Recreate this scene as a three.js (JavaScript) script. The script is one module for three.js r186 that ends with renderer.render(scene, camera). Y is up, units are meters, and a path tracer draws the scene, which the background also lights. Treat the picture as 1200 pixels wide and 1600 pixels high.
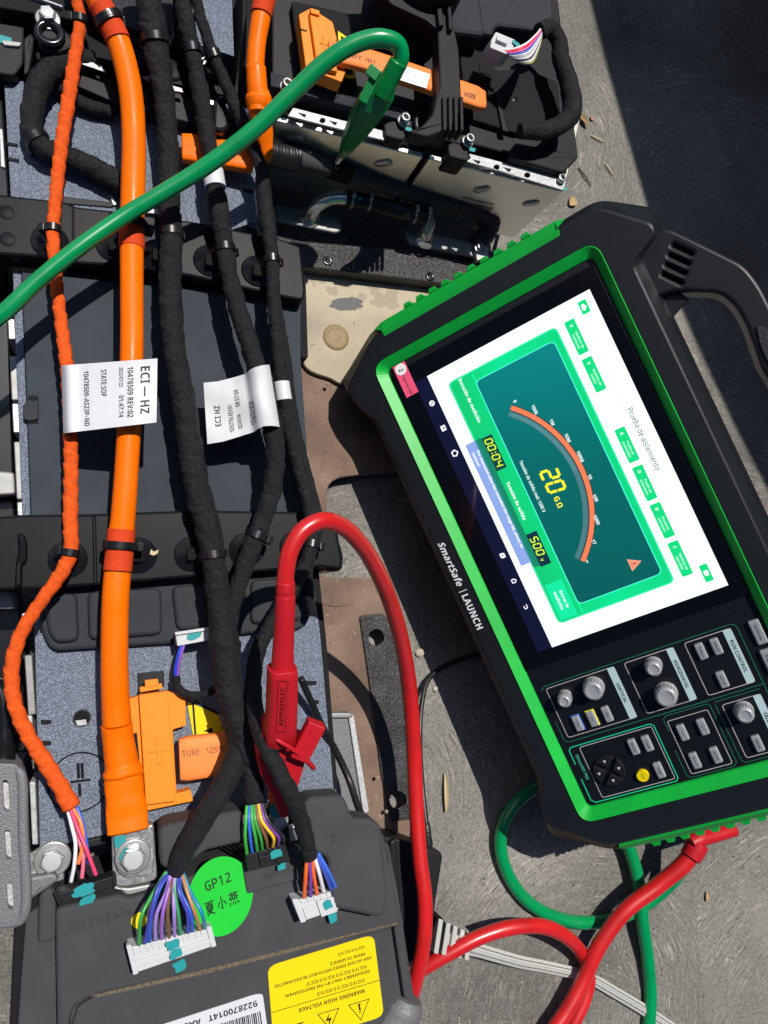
import * as THREE from 'three';
import { Sky } from 'three/addons/objects/Sky.js';
import { mergeGeometries } from 'three/addons/utils/BufferGeometryUtils.js';
import { RoundedBoxGeometry } from 'three/addons/geometries/RoundedBoxGeometry.js';

/* ------------------------------------------------------------------ camera, sky, sun, exposure */
const scene = new THREE.Scene();
const FOCAL = 1130, EYE = 0.564;                       // lens in photo pixels, camera height in metres
const V = (x, y, z) => new THREE.Vector3(x, y, z);
const down = V(-420, 150, FOCAL).normalize();          // straight down, in camera axes (right, down, forward)
const ax = V(FOCAL, 0, 420).normalize(), ay = down.clone().negate(), az = ax.clone().cross(ay);
const toWorld = (c) => V(ax.dot(c), ay.dot(c), az.dot(c));
const eye = V(0, EYE, 0);
const camera = new THREE.PerspectiveCamera(2 * Math.atan(800 / FOCAL) * 180 / Math.PI, 0.75, 0.01, 100);
camera.position.copy(eye);
{
  const m = new THREE.Matrix4().makeBasis(toWorld(V(1, 0, 0)), toWorld(V(0, -1, 0)), toWorld(V(0, 0, -1)));
  camera.quaternion.setFromRotationMatrix(m);
}
scene.add(camera);
const sunDir = toWorld(V(20 - 600, 1430 - 800, FOCAL)).normalize().negate();
const sky = new Sky();
sky.name = 'sky'; sky.userData.kind = 'structure';
sky.scale.setScalar(60);
sky.material.uniforms.sunPosition.value.copy(sunDir);
sky.material.uniforms.turbidity.value = 4;
sky.material.uniforms.rayleigh.value = 0.5;
sky.material.uniforms.mieCoefficient.value = 0.004;
scene.add(sky);
scene.environmentIntensity = 0.1;
const sun = new THREE.DirectionalLight(0xfff6ea, 5.0);
sun.position.copy(sunDir).multiplyScalar(4);
sun.castShadow = true;
sun.shadow.mapSize.set(4096, 4096);
Object.assign(sun.shadow.camera, { left: -1, right: 1, top: 1, bottom: -1, near: 0.5, far: 9 });
scene.add(sun, sun.target);
const renderer = new THREE.WebGLRenderer({ antialias: true });
renderer.toneMapping = THREE.LinearToneMapping;
renderer.toneMappingExposure = 1.02;
renderer.shadowMap.enabled = true;

/* ------------------------------------------------------------------ helpers */
let seed = 20240611;
const rnd = () => { seed = (seed + 0x6D2B79F5) | 0; let t = Math.imul(seed ^ (seed >>> 15), 1 | seed); t = (t + Math.imul(t ^ (t >>> 7), 61 | t)) ^ t; return ((t ^ (t >>> 14)) >>> 0) / 4294967296; };
const rr = (a, b) => a + (b - a) * rnd();
// where the sight line of a measured point meets the level h
function P(x, y, h) {
  const r = toWorld(V((x - 600) / FOCAL, (y - 800) / FOCAL, 1));
  return r.multiplyScalar((h - EYE) / r.y).add(eye);
}
function sizeAt(p, wpx) { return wpx * p.clone().sub(eye).dot(toWorld(V(0, 0, 1))) / FOCAL; }

function hash(i, j) { let n = Math.imul(i, 374761393) + Math.imul(j, 668265263); n = Math.imul(n ^ (n >>> 13), 1274126177); return ((n ^ (n >>> 16)) >>> 0) / 4294967296; }
function vnoise(x, y, per = 1 << 20) {
  const i = Math.floor(x), j = Math.floor(y), f = x - i, g = y - j, w = (k) => ((k % per) + per) % per;
  const s = f * f * (3 - 2 * f), t = g * g * (3 - 2 * g);
  const a = hash(w(i), w(j)), b = hash(w(i + 1), w(j)), c = hash(w(i), w(j + 1)), d = hash(w(i + 1), w(j + 1));
  return a + (b - a) * s + (c - a) * t + (a - b - c + d) * s * t;
}
function fbm(x, y, oct = 4, per = 1 << 20) { let v = 0, a = 0.5, n = 0; for (let k = 0; k < oct; k++) { v += a * vnoise(x, y, per); n += a; x *= 2; y *= 2; per *= 2; a *= 0.5; } return v / n; }
function noiseTex(size, metres, fn, colour = false) {
  const d = new Uint8Array(size * size * 4);
  for (let j = 0; j < size; j++) for (let i = 0; i < size; i++) {
    const c = fn(i / size, j / size, i, j), k = (j * size + i) * 4;
    if (typeof c === 'number') d[k] = d[k + 1] = d[k + 2] = Math.max(0, Math.min(255, c * 255));
    else for (let q = 0; q < 3; q++) d[k + q] = Math.max(0, Math.min(255, c[q] * 255));
    d[k + 3] = 255;
  }
  const t = new THREE.DataTexture(d, size, size);
  t.wrapS = t.wrapT = THREE.RepeatWrapping; t.magFilter = THREE.LinearFilter; t.minFilter = THREE.LinearMipmapLinearFilter; t.generateMipmaps = true;
  if (colour) t.colorSpace = THREE.SRGBColorSpace;
  t.repeat.set(1 / metres, 1 / metres); t.needsUpdate = true;
  return t;
}
function canvasTex(w, h, draw, colour = true) {
  const c = document.createElement('canvas'); c.width = w; c.height = h;
  draw(c.getContext('2d'), w, h);
  const t = new THREE.CanvasTexture(c);
  if (colour) t.colorSpace = THREE.SRGBColorSpace;
  t.anisotropy = 8;
  return t;
}
const lin = (r, g, b) => new THREE.Color().setRGB(r, g, b);
const std = (c, rough, extra = {}) => new THREE.MeshStandardMaterial({ color: c, roughness: rough, side: THREE.DoubleSide, ...extra });
const phys = (c, rough, extra = {}) => new THREE.MeshPhysicalMaterial({ color: c, roughness: rough, side: THREE.DoubleSide, ...extra });

/* surface textures, sized in metres */
const tGrain = noiseTex(256, 0.02, (u, v) => 0.65 * vnoise(u * 64, v * 64, 64) + 0.35 * vnoise(u * 128, v * 128, 128));
const tSpeckBump = noiseTex(512, 0.06, (u, v) => Math.pow(0.6 * vnoise(u * 90, v * 90, 90) + 0.4 * vnoise(u * 180, v * 180, 180), 1.3));
const tSpeck = noiseTex(512, 0.06, (u, v) => { const a = 0.5 * vnoise(u * 90 + 7, v * 90, 90) + 0.5 * vnoise(u * 180, v * 180 + 3, 180); return 0.38 + 1.15 * Math.pow(a, 2.1); });
const tDust = noiseTex(512, 0.14, (u, v) => { const a = fbm(u * 9, v * 9, 5, 9), s = vnoise(u * 200, v * 200, 200); return 0.66 + 0.22 * a + (s > 0.93 ? 0.12 : 0); });
const tCloth = noiseTex(512, 0.035, (u, v) => { const w = 0.5 + 0.5 * Math.sin(u * 2 * Math.PI * 46) * Math.sin(v * 2 * Math.PI * 46); return 0.22 + 0.5 * fbm(u * 14, v * 14, 4, 14) + 0.3 * w * vnoise(u * 92, v * 92, 92); });
const tCloth2 = noiseTex(512, 0.035, (u, v) => { const w = vnoise(u * 92, v * 92, 92); return 0.62 + 0.45 * fbm(u * 18, v * 18, 4, 18) + 0.25 * (w - 0.5); });
const tSmear = noiseTex(256, 0.05, (u, v) => 0.6 + 0.6 * fbm(u * 6, v * 3, 4, 3));
const tSmear2 = noiseTex(512, 0.09, (u, v) => { const a = fbm(u * 5, v * 5, 5, 5), e = vnoise(u * 160, v * 160, 160); return 0.86 + 0.16 * a - (e > 0.95 ? 0.2 : 0) - (a > 0.68 ? 0.1 : 0); });
const tWeave = noiseTex(256, 0.012, (u, v) => { const a = Math.sin(2 * Math.PI * (u + v) * 8), b = Math.sin(2 * Math.PI * (u - v) * 8); return 0.5 + 0.3 * Math.max(a, b) * (a > b ? 1 : 0.6); });
const tBrush = noiseTex(512, 0.12, (u, v) => 0.6 + 0.25 * fbm(u * 6, v * 60, 3, 6) + 0.2 * fbm(u * 10, v * 10, 4, 10));
const tZinc = noiseTex(256, 0.03, (u, v) => 0.5 + 0.5 * fbm(u * 20, v * 20, 3, 20));

const matt = { specularIntensity: 0.35 };
const M = {
  black: phys(lin(0.0085, 0.0095, 0.0115), 0.5, { bumpMap: tGrain, bumpScale: 0.00006, specularIntensity: 0.42 }),
  blackMatt: phys(lin(0.008, 0.0085, 0.01), 0.75, { bumpMap: tGrain, bumpScale: 0.00012, ...matt }),
  blackGloss: phys(lin(0.007, 0.0075, 0.009), 0.2),
  steelBlack: phys(lin(0.0075, 0.009, 0.0115), 0.4, { map: tDust, bumpMap: tGrain, bumpScale: 0.00003, specularIntensity: 0.18 }),
  plate: phys(lin(0.044, 0.056, 0.072), 0.75, { map: tDust, bumpMap: tGrain, bumpScale: 0.00008, ...matt }),
  ribbed: phys(lin(0.028, 0.034, 0.042), 0.62, { map: tDust, bumpMap: tGrain, bumpScale: 0.00008, ...matt }),
  speck: phys(lin(0.24, 0.29, 0.38), 0.6, { map: tSpeck, bumpMap: tSpeckBump, bumpScale: 0.0011, ...matt }),
  speckDark: phys(lin(0.045, 0.05, 0.062), 0.6, { map: tSpeck, bumpMap: tSpeckBump, bumpScale: 0.0008, ...matt }),
  bdu: phys(lin(0.062, 0.064, 0.072), 0.7, { map: tDust, bumpMap: tGrain, bumpScale: 0.0001, ...matt }),
  orange: phys(lin(0.88, 0.155, 0.0005), 0.5, { map: tSmear2, roughnessMap: tSmear, specularIntensity: 0.35 }),
  orangeCover: phys(lin(0.8, 0.225, 0.012), 0.5, { bumpMap: tGrain, bumpScale: 0.00004, specularIntensity: 0.5 }),
  orangeTube: phys(lin(0.85, 0.22, 0.05), 0.55, { bumpMap: tGrain, bumpScale: 0.00004, specularIntensity: 0.5 }),
  orangeCloth: phys(lin(0.75, 0.1, 0.012), 0.8, { map: tCloth2, bumpMap: tCloth, bumpScale: 0.0005, ...matt }),
  redTape: phys(lin(0.55, 0.05, 0.01), 0.75, { bumpMap: tCloth, bumpScale: 0.0003, ...matt }),
  cloth: phys(lin(0.015, 0.017, 0.021), 0.62, { map: tCloth, bumpMap: tCloth, bumpScale: 0.0014, specularIntensity: 0.5, sheen: 0.12, sheenRoughness: 0.6, sheenColor: lin(0.3, 0.32, 0.36) }),
  weave: phys(lin(0.05, 0.052, 0.056), 0.6, { bumpMap: tWeave, bumpScale: 0.0006 }),
  rubber: phys(lin(0.008, 0.0085, 0.01), 0.42),
  tie: phys(lin(0.007, 0.0075, 0.009), 0.32),
  green: phys(lin(0.0, 0.31, 0.093), 0.3, { map: tDust, roughnessMap: tSmear, clearcoat: 0.3, clearcoatRoughness: 0.15 }),
  greenClip: phys(lin(0.0, 0.17, 0.035), 0.34),
  red: phys(lin(0.64, 0.016, 0.017), 0.36, { map: tDust, roughnessMap: tSmear, clearcoat: 0.25, clearcoatRoughness: 0.2 }),
  redClip: phys(lin(0.42, 0.009, 0.016), 0.45, { specularIntensity: 0.6 }),
  zinc: std(lin(0.5, 0.52, 0.52), 0.42, { metalness: 0.6, map: tZinc, roughnessMap: tZinc }),
  zincWhite: std(lin(0.55, 0.58, 0.6), 0.5, { metalness: 0.2, map: tZinc }),
  alu: std(lin(0.95, 0.95, 0.86), 0.33, { metalness: 0.85, map: tBrush }),
  aluDark: std(lin(0.3, 0.31, 0.31), 0.5, { metalness: 0.4, map: tBrush }),
  castGrey: phys(lin(0.15, 0.157, 0.168), 0.5, { metalness: 0.2, bumpMap: tSpeckBump, bumpScale: 0.00025, specularIntensity: 0.6 }),
  white: phys(lin(0.56, 0.58, 0.62), 0.5),
  nylon: phys(lin(0.48, 0.5, 0.52), 0.45, { specularIntensity: 0.6 }),
  teal: std(lin(0.0, 0.24, 0.26), 0.6),
  tabletBody: phys(lin(0.011, 0.014, 0.0175), 0.4, { map: tDust, bumpMap: tGrain, bumpScale: 0.00003, specularIntensity: 0.7 }),
  tabletGreen: phys(lin(0.004, 0.5, 0.055), 0.42, { map: tDust, specularIntensity: 0.6 }),
  tabletGrip: phys(lin(0.004, 0.42, 0.05), 0.5, { map: tDust, specularIntensity: 0.6 }),
  key: phys(lin(0.26, 0.28, 0.3), 0.5, { specularIntensity: 0.5 }),
  knob: std(lin(0.36, 0.38, 0.4), 0.4, { metalness: 0.3 }),
  yellow: phys(lin(0.68, 0.54, 0.0), 0.55, { specularIntensity: 0.5 }),
  clearGrey: phys(lin(0.42, 0.43, 0.41), 0.3, { clearcoat: 0.4 }),
};

/* scene graph */
const used = new Map();
function numbered(n) { const k = used.get(n) || 0; used.set(n, k + 1); return k ? n + '_' + String(k).padStart(3, '0') : n; }
function tag(o, label, category, group) { o.userData.label = label; o.userData.category = category; if (group) o.userData.group = group; return o; }
function thing(name, label, category, base = V(0, 0, 0), group) {
  const g = new THREE.Group(); g.name = numbered(name); g.position.copy(base); scene.add(g);
  return tag(g, label, category, group);
}
// a mesh given in world metres, placed as a part of its thing
function part(name, geo, mat, parent, label) {
  const gs = Array.isArray(geo) ? mergeGeometries(geo.map((g) => { const q = g.index ? g.toNonIndexed() : g.clone(); for (const a of Object.keys(q.attributes)) if (!['position', 'normal', 'uv'].includes(a)) q.deleteAttribute(a); return q; })) : geo;
  const m = new THREE.Mesh(gs, mat); m.name = name; m.castShadow = m.receiveShadow = true;
  if (parent.isGroup && parent.parent === scene && !parent.userData.local) m.position.copy(parent.position).negate();
  if (label) m.userData.label = label;
  parent.add(m);
  return m;
}
function structure(name, geo, mat) {
  const m = new THREE.Mesh(geo, mat); m.name = name; m.userData.kind = 'structure'; m.castShadow = m.receiveShadow = true; scene.add(m); return m;
}
// outlines
function roundPoly(pts, r, n = 5) {
  const out = [];
  pts.forEach((p, i) => {
    const a = pts[(i + pts.length - 1) % pts.length], b = pts[(i + 1) % pts.length];
    const ri = Array.isArray(r) ? r[i] : r;
    const da = new THREE.Vector2(a[0] - p[0], a[1] - p[1]), db = new THREE.Vector2(b[0] - p[0], b[1] - p[1]);
    const k = Math.min(ri, da.length() * 0.48, db.length() * 0.48);
    if (k < 1e-7) { out.push(p); return; }
    da.setLength(k); db.setLength(k);
    for (let j = 0; j <= n; j++) {
      const t = j / n, u = (1 - t) * (1 - t), w = t * t;
      out.push([p[0] + da.x * u + db.x * w, p[1] + da.y * u + db.y * w]);
    }
  });
  return out;
}
function shapeOf(pts, holes = []) {
  const s = new THREE.Shape(pts.map((p) => new THREE.Vector2(p[0], p[1])));
  for (const h of holes) s.holes.push(new THREE.Path(h.map((p) => new THREE.Vector2(p[0], p[1]))));
  return s;
}
function circlePts(x, y, r, n = 24, ry = r) { const o = []; for (let i = 0; i < n; i++) o.push([x + r * Math.cos(i / n * 2 * Math.PI), y + ry * Math.sin(i / n * 2 * Math.PI)]); return o; }
// upright prism: outline given as photo points on level top, straight sides down to top - thick
const ground2 = (q, h) => { const w = P(q[0], q[1], h); return [w.x, -w.z]; };
function prism(pts, top, thick, { bevel = 0.0012, r = 0, holes = [], seg = 2 } = {}) {
  let o = pts.map((q) => ground2(q, top));
  if (r) o = roundPoly(o, r);
  const b = Math.min(bevel, thick * 0.45, r ? r * 0.6 : 1);
  const g = new THREE.ExtrudeGeometry(shapeOf(o, holes.map((h) => h.map((q) => ground2(q, top)))), { depth: thick - 2 * b, bevelEnabled: b > 0, bevelThickness: b, bevelSize: b, bevelOffset: -b, bevelSegments: seg, curveSegments: 8 });
  g.translate(0, 0, b - thick); g.rotateX(-Math.PI / 2); g.translate(0, top, 0);
  return g;
}
// box between two world points with a width and a height, lying along the segment
function barGeo(a, b, w, h, up = V(0, 1, 0), r = 0.0006) {
  const L = a.distanceTo(b), g = r ? new RoundedBoxGeometry(w, h, L, 2, Math.min(r, w * 0.4, h * 0.4)) : new THREE.BoxGeometry(w, h, L);
  const z = b.clone().sub(a).normalize(), x = up.clone().cross(z).normalize(), y = z.clone().cross(x);
  g.applyMatrix4(new THREE.Matrix4().makeBasis(x, y, z).setPosition(a.clone().add(b).multiplyScalar(0.5)));
  return g;
}
function cylGeo(a, b, r1, r2 = r1, n = 24) {
  const L = a.distanceTo(b), g = new THREE.CylinderGeometry(r2, r1, L, n, 1);
  const y = b.clone().sub(a).normalize();
  g.applyQuaternion(new THREE.Quaternion().setFromUnitVectors(V(0, 1, 0), y)); g.translate((a.x + b.x) / 2, (a.y + b.y) / 2, (a.z + b.z) / 2);
  return g;
}
// lathe about the vertical through p: [radius, height] pairs
function lathe(p, prof, n = 32) { const g = new THREE.LatheGeometry(prof.map((q) => new THREE.Vector2(Math.max(q[0], 1e-5), q[1])), n); g.translate(p.x, p.y, p.z); return g; }

/* swept cables: points [x, y, level, width in photo pixels (optional)] */
function path(pts, dw) {
  let w = dw;
  const P3 = [], R = [];
  for (const q of pts) { if (q[3]) w = q[3]; const p = P(q[0], q[1], q[2]); P3.push(p); R.push(sizeAt(p, w) / 2); }
  return pathOf(P3, R);
}
function pathOf(P3, R) {
  const c = new THREE.CatmullRomCurve3(P3, false, 'centripetal'), n = P3.length - 1;
  const at = (t) => c.getPoint(t), rad = (t) => { const x = Math.min(n - 1e-6, Math.max(0, t * n)), i = Math.floor(x), f = x - i, s = f * f * (3 - 2 * f); return R[i] + (R[i + 1] - R[i]) * s; };
  const samples = [];
  for (let i = 0; i < n; i++) { const k = Math.max(3, Math.ceil(P3[i].distanceTo(P3[i + 1]) / 0.0012)); for (let j = 0; j < k; j++) samples.push((i + j / k) / n); }
  samples.push(1);
  return { at, rad, samples, tan: (t) => c.getTangent(t), n };
}
// mod(theta, s, r) returns the surface radius; flat squashes the section along the vertical
function sweep(pa, { sides = 20, mod, flat, t0 = 0, t1 = 1, grow = 0, cap = true } = {}) {
  const ts = [t0, ...pa.samples.filter((t) => t > t0 + 1e-5 && t < t1 - 1e-5), t1];
  const pos = [], uv = [], idx = [];
  let nrm = null, s = 0, prev = null, circ = 2 * Math.PI * pa.rad((t0 + t1) / 2);
  ts.forEach((t, i) => {
    const p = pa.at(t), T = pa.tan(t).normalize();
    if (prev) s += p.distanceTo(prev); prev = p;
    if (flat || !nrm) { nrm = V(0, 1, 0).addScaledVector(T, -T.y); if (nrm.lengthSq() < 0.02) nrm = V(0, 0, 1).addScaledVector(T, -T.z); nrm.normalize(); }
    else nrm.addScaledVector(T, -nrm.dot(T)).normalize();
    const B = T.clone().cross(nrm), r0 = pa.rad(t) + grow, fl = flat ? flat(t) : 1;
    for (let k = 0; k <= sides; k++) {
      const th = k / sides * 2 * Math.PI, r = mod ? mod(th, s, r0, t) : r0;
      pos.push(p.x + nrm.x * r * fl * Math.cos(th) + B.x * r * Math.sin(th), p.y + nrm.y * r * fl * Math.cos(th) + B.y * r * Math.sin(th), p.z + nrm.z * r * fl * Math.cos(th) + B.z * r * Math.sin(th));
      uv.push(k / sides * circ, s);
    }
  });
  const w = sides + 1;
  for (let i = 0; i + 1 < ts.length; i++) for (let k = 0; k < sides; k++) { const a = i * w + k; idx.push(a, a + w, a + 1, a + 1, a + w, a + w + 1); }
  if (cap) for (const [row, flip] of [[0, 0], [ts.length - 1, 1]]) {
    const c = pos.length / 3, q = pa.at(ts[row]); pos.push(q.x, q.y, q.z); uv.push(0, 0);
    for (let k = 0; k < sides; k++) { const a = row * w + k; flip ? idx.push(c, a + 1, a) : idx.push(c, a, a + 1); }
  }
  const g = new THREE.BufferGeometry();
  g.setAttribute('position', new THREE.Float32BufferAttribute(pos, 3)); g.setAttribute('uv', new THREE.Float32BufferAttribute(uv, 2)); g.setIndex(idx);
  g.computeVertexNormals();
  // weld the seam normals
  const N = g.attributes.normal;
  for (let i = 0; i < ts.length; i++) { const a = i * w, b = a + sides, x = N.getX(a) + N.getX(b), y = N.getY(a) + N.getY(b), z = N.getZ(a) + N.getZ(b), l = Math.hypot(x, y, z) || 1; N.setXYZ(a, x / l, y / l, z / l); N.setXYZ(b, x / l, y / l, z / l); }
  return g;
}
// hand-wound tape: a spiral step, lumps and creases
const taped = (pitch, step, lump, ph = 0) => (th, s, r) => {
  const wob = 0.35 * vnoise(s * 60 + ph * 17, 2 * Math.cos(th) + 3), k = s / pitch + th / (2 * Math.PI) + ph + wob, f = k - Math.floor(k);
  const cr = Math.abs(2 * vnoise(s * 210 + 2.2 * Math.sin(th) + ph * 40, 2.4 * Math.cos(th) + 6 + ph * 9) - 1), fine = vnoise(s * 620 + 3 * th, 6 * Math.cos(th) + 4) - 0.5;
  return r * (1 + lump * (0.8 * vnoise(s * 90 + ph * 31, 1.4 * Math.cos(th) + 9 + ph * 7) - 0.4 - 0.55 * (1 - cr) ** 4 + 0.3 * fine)) + step * (f < 0.05 ? f / 0.05 : 1 - 0.9 * f);
};
const ringed = (pitch, depth) => (th, s, r) => r + depth * Math.sin(2 * Math.PI * s / pitch);
// t of the point of a path whose picture row is nearest to y (used only to set collars on cables)
function tNear(pa, q) { let best = 0, d = 1e9; for (let i = 0; i <= 400; i++) { const e = pa.at(i / 400).distanceTo(q); if (e < d) { d = e; best = i / 400; } } return best; }
// a cable tie: band, head and tail, all one moulding
function cableTie(pa, x, y, h, parent, { width = 0.0045, headAt = 0.7, grow = 0.0008, ribs = true } = {}) {
  const t = tNear(pa, P(x, y, h)), p = pa.at(t), T = pa.tan(t).normalize(), r = pa.rad(t) + grow;
  const band = new THREE.CylinderGeometry(r + 0.0006, r + 0.0006, width, 36, 1, true), inner = new THREE.CylinderGeometry(r - 0.0012, r - 0.0012, width, 36, 1, true);
  const gs = [band, inner, new THREE.RingGeometry(r - 0.0012, r + 0.0006, 36).rotateX(-Math.PI / 2).translate(0, width / 2, 0), new THREE.RingGeometry(r - 0.0012, r + 0.0006, 36).rotateX(Math.PI / 2).translate(0, -width / 2, 0)];
  if (ribs) for (let k = 0; k < 14; k++) { const a = headAt + 0.35 + k * 0.0016 / r; gs.push(new THREE.BoxGeometry(0.0009, width * 0.7, 0.0008).translate(0, 0, r + 0.0008).rotateY(a)); }
  gs.push(new RoundedBoxGeometry(0.0066, width * 1.25, 0.0042, 2, 0.0008).translate(0, 0, r + 0.002).rotateY(headAt));
  const q = new THREE.Quaternion().setFromUnitVectors(V(0, 1, 0), T);
  for (const g of gs) { g.applyQuaternion(q); g.translate(p.x, p.y, p.z); }
  return part('cable_tie', gs, M.tie, parent);
}
function tapeBand(pa, a, b, parent, mat = M.redTape, grow = 0.0005, name = 'tape_band') {
  const t0 = tNear(pa, P(...a)), t1 = tNear(pa, P(...b));
  return part(name, sweep(pa, { t0, t1, grow, mod: taped(0.02, 0.0002, 0.02, t0) }), mat, parent);
}
// thin sheet through a grid of world points: rows run along v (top first), columns along u
function sheet(rows, thick = 0.0003) {
  const R = rows.length, C = rows[0].length, pos = [], uv = [], idx = [];
  for (const side of [0, 1]) rows.forEach((row, j) => row.forEach((p, i) => {
    const a = rows[j][Math.min(i + 1, C - 1)].clone().sub(rows[j][Math.max(i - 1, 0)]), b = rows[Math.min(j + 1, R - 1)][i].clone().sub(rows[Math.max(j - 1, 0)][i]);
    const n = b.cross(a).normalize(); if (n.y < 0) n.negate();
    pos.push(p.x - n.x * thick * side, p.y - n.y * thick * side, p.z - n.z * thick * side); uv.push(i / (C - 1), 1 - j / (R - 1));
  }));
  const o = R * C;
  for (let j = 0; j + 1 < R; j++) for (let i = 0; i + 1 < C; i++) { const a = j * C + i; idx.push(a, a + C, a + 1, a + 1, a + C, a + C + 1); const b = a + o; idx.push(b, b + 1, b + C, b + 1, b + C + 1, b + C); }
  const g = new THREE.BufferGeometry();
  g.setAttribute('position', new THREE.Float32BufferAttribute(pos, 3)); g.setAttribute('uv', new THREE.Float32BufferAttribute(uv, 2)); g.setIndex(idx); g.computeVertexNormals();
  return g;
}
function lerpGrid(q, nu, nv, bend) {   // q: four [x, y, h] corners tl, tr, br, bl
  const c = q.map((a) => P(...a)), rows = [];
  for (let j = 0; j <= nv; j++) { const row = []; for (let i = 0; i <= nu; i++) { const u = i / nu, v = j / nv, p = c[0].clone().lerp(c[1], u).lerp(c[3].clone().lerp(c[2], u), v); if (bend) p.y += bend(u, v); row.push(p); } rows.push(row); }
  return rows;
}
// a dab of marking paint on a level surface
function paintDab(x, y, h, rx, ry, parent, rot = 0) {
  const c = P(x, y, h), o = [];
  for (let i = 0; i < 18; i++) { const a = i / 18 * 2 * Math.PI, q = Math.pow(Math.cos(a) ** 4 + Math.sin(a) ** 4, -0.25), k = (0.62 + 0.4 * vnoise(x + Math.cos(a) * 2.5 + 5, y + Math.sin(a) * 2.5 + 5)) * q; o.push([rx * k * Math.cos(a), ry * k * Math.sin(a)]); }
  const g = new THREE.ExtrudeGeometry(shapeOf(o), { depth: 0.0003, bevelEnabled: false });
  g.rotateX(-Math.PI / 2); g.rotateY(rot); g.translate(c.x, h, c.z);
  return part('paint_mark', g, M.teal, parent);
}
// flanged hex bolt standing on level h
function bolt(x, y, h, r, parent, { flange = 1.5, rise = 0.0045, name = 'bolt', rot = 0.3, socket = false } = {}) {
  const c = P(x, y, h), w = lathe(c, [[0, 0.0016], [r * flange * 0.9, 0.0015], [r * flange, 0.0008], [r * flange, 0]], 36);
  const b = part(name, w, M.zinc, parent);
  const hex = socket ? lathe(c, [[r * 0.5, 0.002], [r * 0.55, rise * 0.97], [r * 0.6, rise], [r * 0.92, rise], [r, rise * 0.9], [r, 0.001]], 32)
    : new THREE.ExtrudeGeometry(shapeOf(circlePts(0, 0, r, 6)), { depth: rise - 0.0012, bevelEnabled: true, bevelThickness: 0.0006, bevelSize: 0.0007, bevelOffset: -0.0007, bevelSegments: 2 }).rotateX(-Math.PI / 2).rotateY(rot).translate(c.x, c.y + 0.0014, c.z);
  const hm = part('bolt_head', hex, M.zinc, b);
  if (!socket) {
    const d = lathe(c.clone().add(V(0, rise + 0.0008, 0)), [[0, 0.0003], [r * 0.68, 0.0003], [r * 0.74, 0]], 28);
    part('head_stamp', d, M.zincWhite, b);
  }
  return b;
}

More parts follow.
